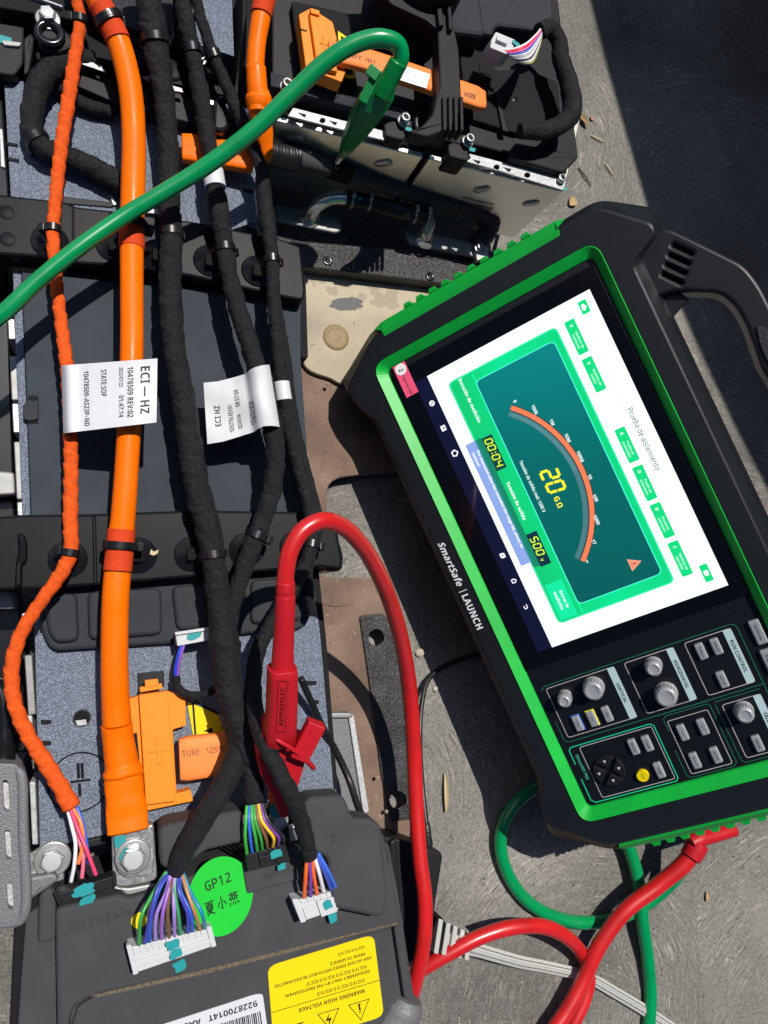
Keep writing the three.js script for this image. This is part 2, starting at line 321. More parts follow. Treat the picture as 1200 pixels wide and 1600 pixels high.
/* ------------------------------------------------------------------ the setting: concrete, the wall that casts the shade */
{
  const S = 2048, K = 0.8;   // metres per tile
  const tex = canvasTex(S, S, (c) => {
    c.fillStyle = '#8f8b83'; c.fillRect(0, 0, S, S);
    const img = c.getImageData(0, 0, S, S), d = img.data;
    for (let j = 0; j < S; j++) for (let i = 0; i < S; i++) {
      const k = (j * S + i) * 4, a = fbm(i / 256, j / 256, 4, 8), b = vnoise(i / 3, j / 3), e = vnoise(i / 1.6 + 90, j / 1.6), big = vnoise(i / 400 + 3, j / 400 + 8);
      let v = 0.62 + 0.3 * (a - 0.5) + 0.16 * (b - 0.5) + 0.14 * (e - 0.5) + 0.1 * (big - 0.5);
      if (e > 0.93) v -= 0.14; 
      d[k] = 196 * v; d[k + 1] = 194 * v; d[k + 2] = 187 * v;
    }
    c.putImageData(img, 0, 0);
    // broom swirls
    c.lineCap = 'round';
    const ctr = []; for (let k = 0; k < 14; k++) ctr.push([rr(0, S), rr(0, S), rr(160, 420)]);
    for (let k = 0; k < 26000; k++) {
      const x = rr(0, S), y = rr(0, S);
      let best = ctr[0], bd = 1e12; for (const q of ctr) { const e = ((x - q[0]) ** 2 + (y - q[1]) ** 2) / (q[2] * q[2]); if (e < bd) { bd = e; best = q; } }
      const R = Math.hypot(x - best[0], y - best[1]), a0 = Math.atan2(y - best[1], x - best[0]) + 0.5 * (vnoise(x / 50, y / 50) - 0.5), L = rr(6, 34) / Math.max(R, 60);
      const lightS = rnd() < 0.62, al = rr(0.06, 0.4) * (0.25 + 1.3 * vnoise(x / 120, y / 120));
      c.strokeStyle = lightS ? `rgba(225,220,208,${al})` : `rgba(58,54,48,${al})`;
      c.lineWidth = rr(0.8, 2.6);
      c.beginPath(); c.arc(best[0], best[1], R, a0, a0 + L); c.stroke();
    }
    for (let k = 0; k < 3200; k++) { const x = rr(0, S), y = rr(0, S), q = rr(1, 3.4); c.fillStyle = `rgba(44,40,34,${rr(0.15, 0.55)})`; c.beginPath(); c.arc(x, y, q, 0, 7); c.fill(); c.fillStyle = `rgba(226,222,210,${rr(0.1, 0.4)})`; c.beginPath(); c.arc(x - q * 0.5, y + q * 1.1, q * 0.6, 0, 7); c.fill(); }
    for (let k = 0; k < 46; k++) { const x = rr(200, S - 200), y = rr(200, S - 200), q = rr(40, 150), gr = c.createRadialGradient(x, y, 0, x, y, q); const d2 = rnd() < 0.6; gr.addColorStop(0, d2 ? 'rgba(74,66,56,0.22)' : 'rgba(206,200,186,0.2)'); gr.addColorStop(0.7, d2 ? 'rgba(74,66,56,0.12)' : 'rgba(206,200,186,0.1)'); gr.addColorStop(1, 'rgba(120,116,108,0)'); c.fillStyle = gr; c.fillRect(x - q, y - q, 2 * q, 2 * q); }
    for (let k = 0; k < 900; k++) { c.fillStyle = rnd() < 0.5 ? `rgba(230,226,214,${rr(0.2, 0.7)})` : `rgba(40,36,30,${rr(0.2, 0.6)})`; c.beginPath(); c.arc(rr(0, S), rr(0, S), rr(0.7, 2.6), 0, 7); c.fill(); }
  });
  tex.wrapS = tex.wrapT = THREE.RepeatWrapping; tex.repeat.set(1 / K, 1 / K);
  const bump = tex.clone(); bump.colorSpace = THREE.NoColorSpace;
  const g = new THREE.PlaneGeometry(60, 60); g.rotateX(-Math.PI / 2);
  const p = g.attributes.position, uv = []; for (let i = 0; i < p.count; i++) uv.push(p.getX(i) + 0.3, -p.getZ(i) + 0.22);
  g.setAttribute('uv', new THREE.Float32BufferAttribute(uv, 2));
  structure('ground', g, std(lin(0.72, 0.72, 0.72), 0.85, { map: tex, bumpMap: bump, bumpScale: 0.0016 }));
}
{
  // a low lean-to roof beside the yard, above and to the right of the picture
  const a = P(930, 0, 0), b = P(1019, 320, 0), dir = b.clone().sub(a).normalize(), nor = V(-dir.z, 0, dir.x); if (nor.x < 0) nor.negate();
  const hgt = 0.74, lean = V(sunDir.x, 0, sunDir.z).multiplyScalar(hgt / sunDir.y);
  const edgePts = [[930, 0], [953, 93], [982, 193], [1019, 320], [1050, 420], [1092, 520], [1148, 640], [1240, 820]].map((q) => P(q[0], q[1], 0).add(lean));
  edgePts.unshift(edgePts[0].clone().addScaledVector(dir, -1.6)); edgePts.push(edgePts[edgePts.length - 1].clone().addScaledVector(V(dir.z * 0.5 + dir.x, 0, dir.z).normalize(), 1.4));
  edgePts.push(edgePts[edgePts.length - 1].clone().addScaledVector(nor, 1.6), edgePts[0].clone().addScaledVector(nor, 2.4));
  const rg = new THREE.ExtrudeGeometry(shapeOf(edgePts.map((q) => [q.x, -q.z])), { depth: 0.04, bevelEnabled: false }).rotateX(-Math.PI / 2).translate(0, hgt, 0);
  structure('roof', rg, std(lin(0.035, 0.034, 0.033), 0.85, { bumpMap: tSpeckBump, bumpScale: 0.0004 }));
  // the yard wall that carries it, farther right
  const w0 = a.clone().addScaledVector(dir, -2.2).addScaledVector(nor, 1.15), w1 = a.clone().addScaledVector(dir, 2.4).addScaledVector(nor, 1.15);
  structure('wall', barGeo(w0.setY(0.369), w1.setY(0.369), 0.16, 0.738, V(0, 1, 0), 0.004), std(lin(0.05, 0.047, 0.044), 0.9, { bumpMap: tSpeckBump, bumpScale: 0.0004 }));
}

/* ------------------------------------------------------------------ steel pack frame under the modules */
{
  const t = thing('pack_frame', 'dusty brown and black steel frame lying on the concrete below the battery modules', 'frame', V(0, 0, 0.1));
  const dirt = noiseTex(512, 0.22, (u, v) => { const a = fbm(u * 7, v * 7, 5, 7), s = vnoise(u * 140, v * 140, 140), k = 0.62 + 0.4 * a + (s > 0.92 ? 0.28 : 0) - (s < 0.06 ? 0.25 : 0); return [0.66 * k, 0.55 * k, 0.48 * k]; }, true);
  const cream = noiseTex(512, 0.22, (u, v) => { const a = fbm(u * 6 + 2, v * 6, 5, 6), s = vnoise(u * 150, v * 150, 150), k = 0.9 + 0.25 * (a - 0.5) - (s < 0.05 ? 0.35 : 0) - (a > 0.66 ? 0.12 : 0); return [0.78 * k, 0.735 * k, 0.64 * k]; }, true);
  const blackDirt = noiseTex(512, 0.12, (u, v) => { const a = fbm(u * 8, v * 8, 5, 8), s = vnoise(u * 120, v * 120, 120), k = 0.3 + 0.7 * a + (s > 0.94 ? 0.9 : 0); return [0.27 * k, 0.27 * k, 0.29 * k]; }, true);
  const brown = std(lin(0.62, 0.62, 0.62), 0.85, { map: dirt, bumpMap: tSpeckBump, bumpScale: 0.0005 });
  const creamM = std(lin(0.86, 0.86, 0.86), 0.75, { map: cream, bumpMap: tSpeckBump, bumpScale: 0.0003 });
  const blk = std(lin(0.75, 0.75, 0.75), 0.45, { map: blackDirt, bumpMap: tSpeckBump, bumpScale: 0.0006 });
  part('corner_plate', prism([[438, 412], [500, 415], [730, 440], [740, 470], [585, 570], [552, 592], [535, 602], [516, 590], [500, 586], [481, 578], [462, 548], [430, 500]], 0.021, 0.005, { r: 0.006 }), creamM, t, 'cream painted corner plate with a spot weld');
  part('frame_arm', prism([[400, 480], [470, 545], [520, 588], [640, 560], [640, 735], [560, 742], [530, 746], [514, 756], [510, 775], [512, 830], [400, 830]], 0.0155, 0.007, { r: 0.006 }), brown, t, 'brown dusty frame arm');
  const weld = P(525, 527, 0.0212);
  part('spot_weld', lathe(weld, [[0, 0.0012], [0.003, 0.0012], [0.0058, 0.0003], [0.0075, 0.0012], [0.0092, 0.0013], [0.011, 0]], 40), std(lin(0.5, 0.42, 0.26), 0.6, { map: cream }), t, 'rusty ringed spot weld');
  const patch = []; for (let i = 0; i < 26; i++) { const a = i / 26 * 6.283, k = 0.8 + 0.4 * vnoise(3 * Math.cos(a) + 5, 3 * Math.sin(a) + 5); patch.push([540 + 27 * k * Math.cos(a), 475 + 11 * k * Math.sin(a)]); }
  part('bare_patch', prism(patch, 0.0212, 0.0003, { bevel: 0 }), std(lin(0.09, 0.095, 0.105), 0.6, { map: tSpeck }), t, 'worn grey patch in the cream paint');
  const hole = (x, y, r) => circlePts(x, y, r, 28, r * 1.08);
  const H1 = hole(588, 996, 13.5), H2 = hole(622, 1250, 14.5);
  part('frame_arm', prism([[400, 880], [520, 903], [596, 903], [612, 925], [618, 970], [632, 1090], [643, 1200], [652, 1340], [640, 1380], [400, 1380]], 0.0155, 0.007, { r: 0.004, holes: [hole(588, 996, 17), hole(622, 1250, 18)] }), brown, t, 'brown dusty lower frame arm');
  part('side_rail', prism([[562, 962], [597, 958], [614, 975], [630, 1090], [641, 1200], [646, 1280], [612, 1284], [596, 1210], [575, 1050]], 0.018, 0.0025, { r: 0.003, holes: [H1, H2], bevel: 0.0006 }), blk, t, 'black side rail with two round holes');
  part('cross_beam', prism([[400, 360], [470, 376], [768, 402], [770, 424], [716, 446], [470, 416], [400, 408]], 0.034, 0.03, { r: 0.002 }), blk, t, 'black speckled cross beam');
  for (const [x, y] of [[548, 418], [512, 408], [672, 432]]) part('beam_rivet', lathe(P(x, y, 0.034), [[0.0012, 0.0002], [0.0022, 0.001], [0.0036, 0.0009], [0.0042, 0]], 20), M.blackGloss, t);
  // mud dried on the brown arm
  const mud = []; for (let i = 0; i < 24; i++) { const a = i / 24 * 6.283, k = 0.85 + 0.4 * vnoise(2 * Math.cos(a) + 15, 2 * Math.sin(a) + 5); mud.push([530 + 26 * k * Math.cos(a), 934 + 14 * k * Math.sin(a)]); }
  part('mud_cake', prism(mud, 0.0165, 0.001, { bevel: 0.0004 }), brown, t);
  for (const [x, y] of [[473, 565], [512, 600], [590, 1215], [604, 1268]]) part('chip', new THREE.DodecahedronGeometry(0.0016, 0).translate(...P(x, y, 0.0225).toArray()), creamM, t);
}

/* ------------------------------------------------------------------ diagnostic tablet */
const R1 = V(0.4164, 0.90888, -0.02341), R2 = V(0.84369, -0.39587, -0.3626), RN = V(-0.33883, 0.13123, -0.93165);
const TB = thing('diagnostic_tablet', 'rugged black and green diagnostic tablet with a lit gauge screen, propped on the concrete', 'tablet');
TB.userData.local = true;
{
  const m = new THREE.Matrix4().makeBasis(toWorld(R1), toWorld(R2), toWorld(RN));
  TB.quaternion.setFromRotationMatrix(m);
  const o = toWorld(V(0.031352, -0.099202, 0.528767)).add(eye);
  // group origin: middle of the lower back edge; builders below work in millimetres from the screen's lower left corner
  const base = V(0.16, -0.055, -0.045);
  TB.position.copy(o).add(base.clone().applyMatrix4(m));
  const mm = (name, geo, mat, parent = TB, label) => {
    let g = Array.isArray(geo) ? mergeGeometries(geo.map((q) => { const e = q.index ? q.toNonIndexed() : q.clone(); for (const a of Object.keys(e.attributes)) if (!['position', 'normal', 'uv'].includes(a)) e.deleteAttribute(a); return e; })) : geo.clone();
    g.scale(0.001, 0.001, 0.001); if (g.attributes.uv && !g.userData.keepUV && !geo.userData?.keepUV) { const u = g.attributes.uv; for (let i = 0; i < u.count; i++) u.setXY(i, u.getX(i) * 0.001, u.getY(i) * 0.001); }
    g.translate(-base.x, -base.y, -base.z);
    return part(name, g, mat, parent, label);
  };
  const CX = 160, CY = 54;
  // layered outline: half sizes of straight sides and corner bumpers
  const outline = (ex, ey, cx1, cy1, cx2, cy2, nx, ny, r = 7) => {
        const quarter = [[ex, cx1], [cy1, cx2], [cy2, cx2 - 2.5], [nx, ey]];
    const upper = [[ex, cx1 + 20], [cy1 - 2, cx2 + 8], [cy2 + 8, cx2 + 7.5], [nx + 14, ey]];
    const full = [];
    upper.forEach((p) => full.push([p[0], p[1]]));
    [...upper].reverse().forEach((p) => full.push([-p[0], p[1]]));
    quarter.forEach((p) => full.push([-p[0], -p[1]]));
    [...quarter].reverse().forEach((p) => full.push([p[0], -p[1]]));
    const near = (ex - 200) * 0.26;   // the near end bulges a little more
    return roundPoly(full.map((p) => [p[0] + CX + (p[0] > 100 ? near * Math.min(1, (p[0] - 140) / 50) : 0), p[1] + CY]), r, 4);
  };
  const L = [
    { z: -46, o: outline(205, 104, 74, 182, 110, 163, 148, 0, 6) },
    { z: -40, o: outline(212, 110, 80, 190, 120, 166, 150, 0, 7) },
    { z: -18, o: outline(214, 112, 81, 192, 122, 167, 151, 0, 7) },
    { z: -6, o: outline(211, 108, 79, 189, 118, 165, 149, 0, 6) },
    { z: 2.6, o: outline(205, 102, 77, 180, 114, 163, 147.5, 0, 6) },
    { z: 3.6, o: outline(203.5, 100.6, 76, 178.5, 112.6, 162.3, 147, 0, 6) },
  ];
  function loft(layers, capTop, capBottom, holeTop) {
    const pos = [], idx = [], n = layers[0].o.length, uv = [];
    layers.forEach((l) => { let s = 0; l.o.forEach((p, i) => { if (i) s += Math.hypot(p[0] - l.o[i - 1][0], p[1] - l.o[i - 1][1]); pos.push(p[0], p[1], l.z); uv.push(s, l.z); }); });
    for (let k = 0; k + 1 < layers.length; k++) for (let i = 0; i < n; i++) { const a = k * n + i, b = k * n + (i + 1) % n; idx.push(a, b, a + n, b, b + n, a + n); }
    let g = new THREE.BufferGeometry(); g.setAttribute('position', new THREE.Float32BufferAttribute(pos, 3)); g.setAttribute('uv', new THREE.Float32BufferAttribute(uv, 2)); g.setIndex(idx);
    g = g.toNonIndexed(); g.computeVertexNormals();
    const out = [g];
    if (capTop) out.push(new THREE.ShapeGeometry(shapeOf(layers[layers.length - 1].o, holeTop ? [holeTop] : [])).translate(0, 0, layers[layers.length - 1].z));
    if (capBottom) out.push(new THREE.ShapeGeometry(shapeOf(layers[0].o)).rotateX(0).translate(0, 0, layers[0].z));
    return out;
  }
  const rect = (x0, x1, y0, y1, r, n = 6) => roundPoly([[x0, y0], [x1, y0], [x1, y1], [x0, y1]], r, n);
  const bezelOut = rect(-26, 345.5, -34.3, 142, 11);
  mm('housing', loft(L, true, true, bezelOut), M.tabletBody);
  // green bezel: falls inward to the glass
  const ring = (a, za, b, zb) => { const pos = [], uv = [], idx = [], n = a.length; a.forEach((p, i) => { pos.push(p[0], p[1], za, b[i][0], b[i][1], zb); uv.push(p[0], p[1], b[i][0], b[i][1]); }); for (let i = 0; i < n; i++) { const j = (i + 1) % n; idx.push(2 * i, 2 * j, 2 * i + 1, 2 * j, 2 * j + 1, 2 * i + 1); } const g = new THREE.BufferGeometry(); g.setAttribute('position', new THREE.Float32BufferAttribute(pos, 3)); g.setAttribute('uv', new THREE.Float32BufferAttribute(uv, 2)); g.setIndex(idx); const q = g.toNonIndexed(); q.computeVertexNormals(); return q; };
  const bz1 = rect(-25.2, 344.8, -33.5, 141.2, 10.5), bz2 = rect(-18.6, 337.2, -26.6, 136.4, 5), bz3 = rect(-18, 336.6, -26, 135.8, 4.5);
  mm('bezel', [ring(bezelOut, 3.0, bz1, 4.4), ring(bz1, 4.4, bz2, -0.6), ring(bz2, -0.6, bz3, -2.4)], M.tabletGreen);
  // tray below the glass and keys
  const panelTex = canvasTex(896, 1312, (c) => {
    const s = 8, fx = (X) => (X - 227) * s, fy = (Y) => (137 - Y) * s;
    c.fillStyle = '#101216'; c.fillRect(0, 0, 896, 1312);
    const box = (x0, x1, y0, y1, r) => { c.beginPath(); c.moveTo(fx(x0) + r * s, fy(y1)); c.lineTo(fx(x1) - r * s, fy(y1)); c.quadraticCurveTo(fx(x1), fy(y1), fx(x1), fy(y1) + r * s); c.lineTo(fx(x1), fy(y0) - r * s); c.quadraticCurveTo(fx(x1), fy(y0), fx(x1) - r * s, fy(y0)); c.lineTo(fx(x0) + r * s, fy(y0)); c.quadraticCurveTo(fx(x0), fy(y0), fx(x0), fy(y0) - r * s); c.lineTo(fx(x0), fy(y1) + r * s); c.quadraticCurveTo(fx(x0), fy(y1), fx(x0) + r * s, fy(y1)); };
    const line = (pts, w, col) => { c.strokeStyle = col; c.lineWidth = w * s; c.lineJoin = 'round'; c.lineCap = 'round'; c.beginPath(); pts.forEach((p, i) => i ? c.lineTo(fx(p[0]), fy(p[1])) : c.moveTo(fx(p[0]), fy(p[1]))); c.stroke(); };
    const w1 = '#b9b4b4';
    const titled = (x0, x1, y0, y1, name, yl) => { c.strokeStyle = w1; c.lineWidth = 0.5 * s; box(x0, x1, y0, y1, 2); c.stroke(); c.fillStyle = '#a9c4c8'; c.fillRect(fx(x0), fy(y1), (x1 - x0) * s, (y1 - yl) * s); c.fillStyle = '#0c0f12'; c.font = 'bold 27px sans-serif'; c.textAlign = 'center'; c.textBaseline = 'middle'; c.fillText(name, fx((x0 + x1) / 2), fy((y1 + yl) / 2) + 1); };
    titled(244.8, 283.8, -17.8, 34.2, 'VERTICAL', 29);
    titled(245, 283.8, 41.7, 76.5, 'HORIZONTAL', 71.6);
    titled(245, 284, 84.3, 115.3, 'RUN CONTROL', 110);
    titled(292.8, 332, 89.6, 114.8, 'TRIGGER', 110);
    c.strokeStyle = w1; c.lineWidth = 0.5 * s; box(293, 333, -13.4, 40.3, 1.8); c.stroke(); box(292.9, 333, 51.8, 79.8, 1.8); c.stroke();
    const g1 = '#1e6a4c', g2 = '#18c98a';
    line([[242.6, -18], [242.6, 116], [243.6, 118.5], [246, 119.4], [295, 119.4]], 0.55, g1); line([[242.6, -18], [245, -21.2]], 0.55, g1);
    line([[270, -21.7], [284.5, -21.4], [287, -19], [287, 119]], 0.55, g1);
    line([[287.2, 46], [287.2, 84]], 0.5, g1); line([[314, 48.4], [333, 48.4], [335.2, 50], [335.2, 80], [333, 82.5], [290, 82.5], [289, 80], [289, 52], [291, 50], [300, 50]], 0.5, g1);
    line([[289.4, 86], [289.4, 116]], 0.5, g1); line([[334.8, 120], [334.8, 88], [332.5, 85.8], [291, 85.8]], 0.5, g1);
    line([[304, -21.4], [293.5, -21.4], [291.2, -19.5], [291.2, 40], [293, 42.2], [333, 42.2], [335, 40.4], [335, -19.5], [332.6, -22], [316, -22]], 0.75, g2);
    c.fillStyle = '#46b28a'; c.font = 'bold 25px sans-serif'; c.textAlign = 'left'; c.textBaseline = 'middle'; c.fillText('iSmartEV P03', fx(297.5), fy(-17.6));
  });
  const pg = new THREE.ShapeGeometry(shapeOf(rect(228, 337, -26.4, 136.2, 4.5))); { const u = pg.attributes.uv, p = pg.attributes.position; for (let i = 0; i < p.count; i++) u.setXY(i, (p.getX(i) - 227) / 112, (p.getY(i) + 27) / 164); pg.userData.keepUV = true; }
  pg.translate(0, 0, -2.0);
  mm('control_panel', pg, phys(lin(1, 1, 1), 0.32, { map: panelTex }));
  mm('tray', new THREE.BoxGeometry(362, 168, 3).translate(159.5, 55, -4.2), M.tabletBody);
  // glass and screen
  const glassPts = rect(-13.6, 227.6, -24.6, 134.4, 3);
  const gg = new THREE.ExtrudeGeometry(shapeOf(glassPts), { depth: 1.0, bevelEnabled: true, bevelThickness: 0.4, bevelSize: 0.4, bevelOffset: -0.4, bevelSegments: 2 }).translate(0, 0, -1.5);
  const glass = mm('glass', gg, phys(lin(0.003, 0.0035, 0.005), 0.12, { specularIntensity: 0.6, roughnessMap: tSmear }));
  mm('glass_seat', new THREE.BoxGeometry(246.5, 163, 1.2).translate(105, 54.8, -2.4), M.tabletBody);
  const UI = canvasTex(1984, 1248, (c, W, Hc) => {
    const s = 1984 / 217, fx = (X) => X * s, fy = (Y) => (125.6 - Y) * s;
    const rrect = (x0, x1, y0, y1, r) => { c.beginPath(); const a = fx(x0), b = fx(x1), t = fy(y1), m = fy(y0), k = r * s; c.moveTo(a + k, t); c.lineTo(b - k, t); c.quadraticCurveTo(b, t, b, t + k); c.lineTo(b, m - k); c.quadraticCurveTo(b, m, b - k, m); c.lineTo(a + k, m); c.quadraticCurveTo(a, m, a, m - k); c.lineTo(a, t + k); c.quadraticCurveTo(a, t, a + k, t); c.closePath(); };
    const text = (t, X, Y, size, col, align = 'left', bold = false, width) => { c.fillStyle = col; c.font = (bold ? 'bold ' : '') + Math.round(size * s) + 'px sans-serif'; c.textAlign = align; c.textBaseline = 'middle'; c.save(); c.translate(fx(X), fy(Y)); if (width) { const m = c.measureText(t).width; c.scale(width * s / m, 1); } c.fillText(t, 0, 0); c.restore(); };
    c.fillStyle = '#f2fffb'; c.fillRect(0, 0, W, fy(0)); c.fillStyle = '#0b0e2c'; c.fillRect(0, fy(0), W, Hc - fy(0));
    c.fillStyle = '#ffffff'; rrect(3, 214, 2.6, 114, 2); c.fill(); c.strokeStyle = '#a9d8cb'; c.lineWidth = 2.5;
    rrect(3, 214, 2.6, 114, 2); c.stroke();
    c.fillStyle = '#ffffff'; c.fillRect(fx(79), fy(115), 56 * s, 2.5 * s); c.beginPath(); c.moveTo(fx(78), fy(114)); c.lineTo(fx(81.5), fy(118)); c.moveTo(fx(134), fy(114)); c.lineTo(fx(131), fy(118)); c.stroke();
    text('Prueba de aislamiento', 106, 116.6, 5.2, '#2c3338', 'center', false, 46);
    const G = '#0fd07a';
    const gb = (x0, x1, y0, y1) => { c.fillStyle = G; rrect(x0, x1, y0, y1, 1); c.fill(); };
    gb(4.3, 13.5, 115, 120.6); c.fillStyle = '#fff'; c.beginPath(); c.moveTo(fx(6.4), fy(117.6)); c.lineTo(fx(9), fy(119.6)); c.lineTo(fx(11.4), fy(117.6)); c.lineTo(fx(10.6), fy(116.2)); c.lineTo(fx(7.2), fy(116.2)); c.fill();
    gb(198.4, 210.5, 113.8, 119); c.fillStyle = '#fff'; rrect(202.6, 206.4, 115, 117.8, 1); c.fill();
    text('0', 8, 122.8, 2.6, '#555', 'center');
    const bt = [['V', 'Medición de', 'resistencia'], ['V', 'Medición de', 'tensión'], ['R', 'Prueba de', 'continuidad'], ['Ω', 'Prueba de', 'aislamiento'], ['Ω', 'Prueba de', 'resistencia'], ['C', 'Medición de', 'capacidad']];
    [[12.2, 36.8], [40.2, 64.8], [92.8, 117.5], [121, 145.8], [148.8, 173.6], [177, 201.8]].forEach(([a, b], i) => { gb(a, b, 101.7, 108.9); text(bt[i][0], a + 4, 105.3, 2.8, '#eafff6', 'center', true); text(bt[i][1], a + 15, 106.5, 2.2, '#eafff6', 'center'); text(bt[i][2], a + 15, 104, 2.2, '#eafff6', 'center'); });
    const gr = c.createLinearGradient(0, fy(97), 0, fy(12)); gr.addColorStop(0, '#0bc878'); gr.addColorStop(0.5, '#06d68a'); gr.addColorStop(1, '#0dbb6a');
    c.fillStyle = gr; rrect(11.5, 203, 11.6, 96.2, 4.5); c.fill(); c.strokeStyle = '#39f0b4'; c.lineWidth = 5; rrect(12.2, 202.4, 12.4, 95.6, 4); c.stroke();
    c.fillStyle = '#12e694'; c.fillRect(fx(14), fy(31.5), 187 * s, 1.2 * s);
    for (const [w, col] of [[14, 'rgba(60,250,210,0.25)'], [8, 'rgba(60,250,210,0.5)'], [3, '#5ff7e0']]) { c.strokeStyle = col; c.lineWidth = w; rrect(19.8, 194.4, 30.6, 90.8, 4); c.stroke(); }
    const dg = c.createLinearGradient(fx(20), fy(90), fx(194), fy(31)); dg.addColorStop(0, '#027c7c'); dg.addColorStop(0.45, '#006260'); dg.addColorStop(1, '#005652');
    c.fillStyle = dg; rrect(20, 194.2, 30.8, 90.6, 3.8); c.fill();
    // gauge arc through the measured points
    const O = [], I = [], cx = 107.6, cyy = -9.5, R = 80;
    c.lineCap = 'butt';
    const arc = (rad, w, col, a0 = 0, a1 = 1) => { c.strokeStyle = col; c.lineWidth = w * s; const A = Math.atan2(47 - cyy, 46.4 - cx), B = Math.atan2(46.2 - cyy, 167.5 - cx); c.beginPath(); for (let k = 0; k <= 60; k++) { const a = A + (B - A) * (a0 + (a1 - a0) * k / 60); const x = fx(cx + rad * Math.cos(a)), y = fy(cyy + rad * Math.sin(a)); k ? c.lineTo(x, y) : c.moveTo(x, y); } c.stroke(); };
    arc(R + 1.2, 4.4, '#3a3432'); arc(R + 1.2, 3.3, '#ff7a52'); arc(R - 3.2, 3.4, '#57737a'); arc(R - 3.2, 2.2, '#4d8289');
    for (let k = 0; k < 60; k++) { arc(R - 3.2, 2.8, '#2f5f68', 0.5 + k / 120, 0.5 + k / 120 + 0.003); }
    const tick = [['0', 45.1, 49.9], ['100k', 56.5, 59.8], ['1M', 69.7, 66.9], ['10M', 84.1, 72], ['100M', 99.4, 74.4], ['10', 114.9, 74.5], ['100', 129.7, 71.8], ['1000', 144, 66.4], ['1T', 157.5, 58.4], ['∞', 168.4, 48.6]];
    for (const [t, X, Y] of tick) { if (t === '∞') { c.strokeStyle = '#e8f6f2'; c.lineWidth = 3; c.beginPath(); c.arc(fx(X) - 5, fy(Y), 5, 0, 7); c.stroke(); c.beginPath(); c.arc(fx(X) + 5, fy(Y), 5, 0, 7); c.stroke(); } else text(t, X, Y, 3.3, '#e8f6f2', 'center', true); }
    const seg = (ch, X, Y, w, h, th, col, sk = 0.12) => {
      const map = { 0: 'abcdef', 1: 'bc', 2: 'abged', 3: 'abgcd', 4: 'fgbc', 5: 'afgcd', 6: 'afgedc', 7: 'abc', 8: 'abcdefg', 9: 'abcdfg' }[ch]; c.strokeStyle = col; c.lineWidth = th * s; c.lineCap = 'butt';
      const q = (u, v) => [fx(X + u * w + sk * (v - 0.5) * h), fy(Y + (v - 0.5) * h)], l = (a, b) => { const e = 0.06; c.beginPath(); const A = q(...a), B = q(...b); c.moveTo(A[0] + (B[0] - A[0]) * e, A[1] + (B[1] - A[1]) * e); c.lineTo(B[0] - (B[0] - A[0]) * e, B[1] - (B[1] - A[1]) * e); c.stroke(); };
      const D = { a: [[0, 1], [1, 1]], b: [[1, 1], [1, 0.5]], c: [[1, 0.5], [1, 0]], d: [[0, 0], [1, 0]], e: [[0, 0], [0, 0.5]], f: [[0, 0.5], [0, 1]], g: [[0, 0.5], [1, 0.5]] };
      for (const k of map) l(...D[k]);
    };
    const Y1 = '#ffee28';
    seg('2', 99, 50.6, 6.2, 11.6, 1.9, Y1); seg('0', 108.4, 50.6, 6.2, 11.6, 1.9, Y1);
    text('G', 119.8, 47.8, 5.4, Y1, 'center', true); text('Ω', 124.6, 47.8, 5.4, Y1, 'center', true);
    text('Tensión de salida real: 1280 V', 104.8, 36, 3.3, '#dff5ef', 'center', true, 40);
    // warning triangle
    c.fillStyle = '#ff8a66'; c.beginPath(); c.moveTo(fx(177.4), fy(73.8)); c.lineTo(fx(185.8), fy(73.8)); c.lineTo(fx(181.6), fy(81.6)); c.closePath(); c.fill(); c.strokeStyle = '#ffb199'; c.lineWidth = 3; c.stroke(); text('!', 181.6, 76.4, 4.6, '#27404a', 'center', true);
    // lower strip
    text('Duración de medición', 30, 21.2, 3.6, '#f2fffa', 'center', true, 35);
    c.fillStyle = '#123f3c'; c.fillRect(fx(58.6), fy(25.2), 26 * s, 8 * s); seg('0', 61, 21.2, 3.2, 5.2, 0.9, '#d6ff38'); seg('0', 66, 21.2, 3.2, 5.2, 0.9, '#d6ff38'); c.fillStyle = '#d6ff38'; c.fillRect(fx(71.2), fy(22.8), 8, 8); c.fillRect(fx(71), fy(20.2), 8, 8); seg('0', 73.4, 21.2, 3.2, 5.2, 0.9, '#d6ff38'); seg('4', 78.6, 21.2, 3.2, 5.2, 0.9, '#d6ff38');
    text('Tensión de salida', 109.6, 21.2, 3.6, '#f2fffa', 'center', true, 30);
    c.fillStyle = '#0d2f40'; c.fillRect(fx(134.8), fy(25.3), 25.2 * s, 8.2 * s); seg('5', 138.6, 21.2, 3.2, 5.2, 0.9, '#d6ff38'); seg('0', 143.6, 21.2, 3.2, 5.2, 0.9, '#d6ff38'); seg('0', 148.6, 21.2, 3.2, 5.2, 0.9, '#d6ff38'); text('V', 155.6, 20, 3.2, '#d6ff38', 'center', true);
    c.fillStyle = '#10dc98'; c.fillRect(fx(173.4), fy(27), 27.6 * s, 13 * s); text('Cerrar la', 187.2, 22.9, 3.2, '#f2fffa', 'center', true); text('medición', 187.2, 18.6, 3.2, '#f2fffa', 'center', true);
    c.fillStyle = 'rgba(16,96,84,0.55)'; c.fillRect(fx(57.8), fy(17.1), 101 * s, 4.2 * s);
    c.fillStyle = 'rgba(122,150,214,0.92)'; c.fillRect(fx(57.8), fy(13.6), 96.4 * s, 9.2 * s); c.fillStyle = 'rgba(18,122,96,0.75)'; c.fillRect(fx(57.8), fy(17), 100 * s, 4.8 * s);
    text('The measured value has exceeded the range GΩ, please be', 64.6, 11, 2.9, '#f4f8ff', 'left', true, 78); text('cautious!', 64.6, 7.3, 2.9, '#f4f8ff', 'left', true, 11.5);
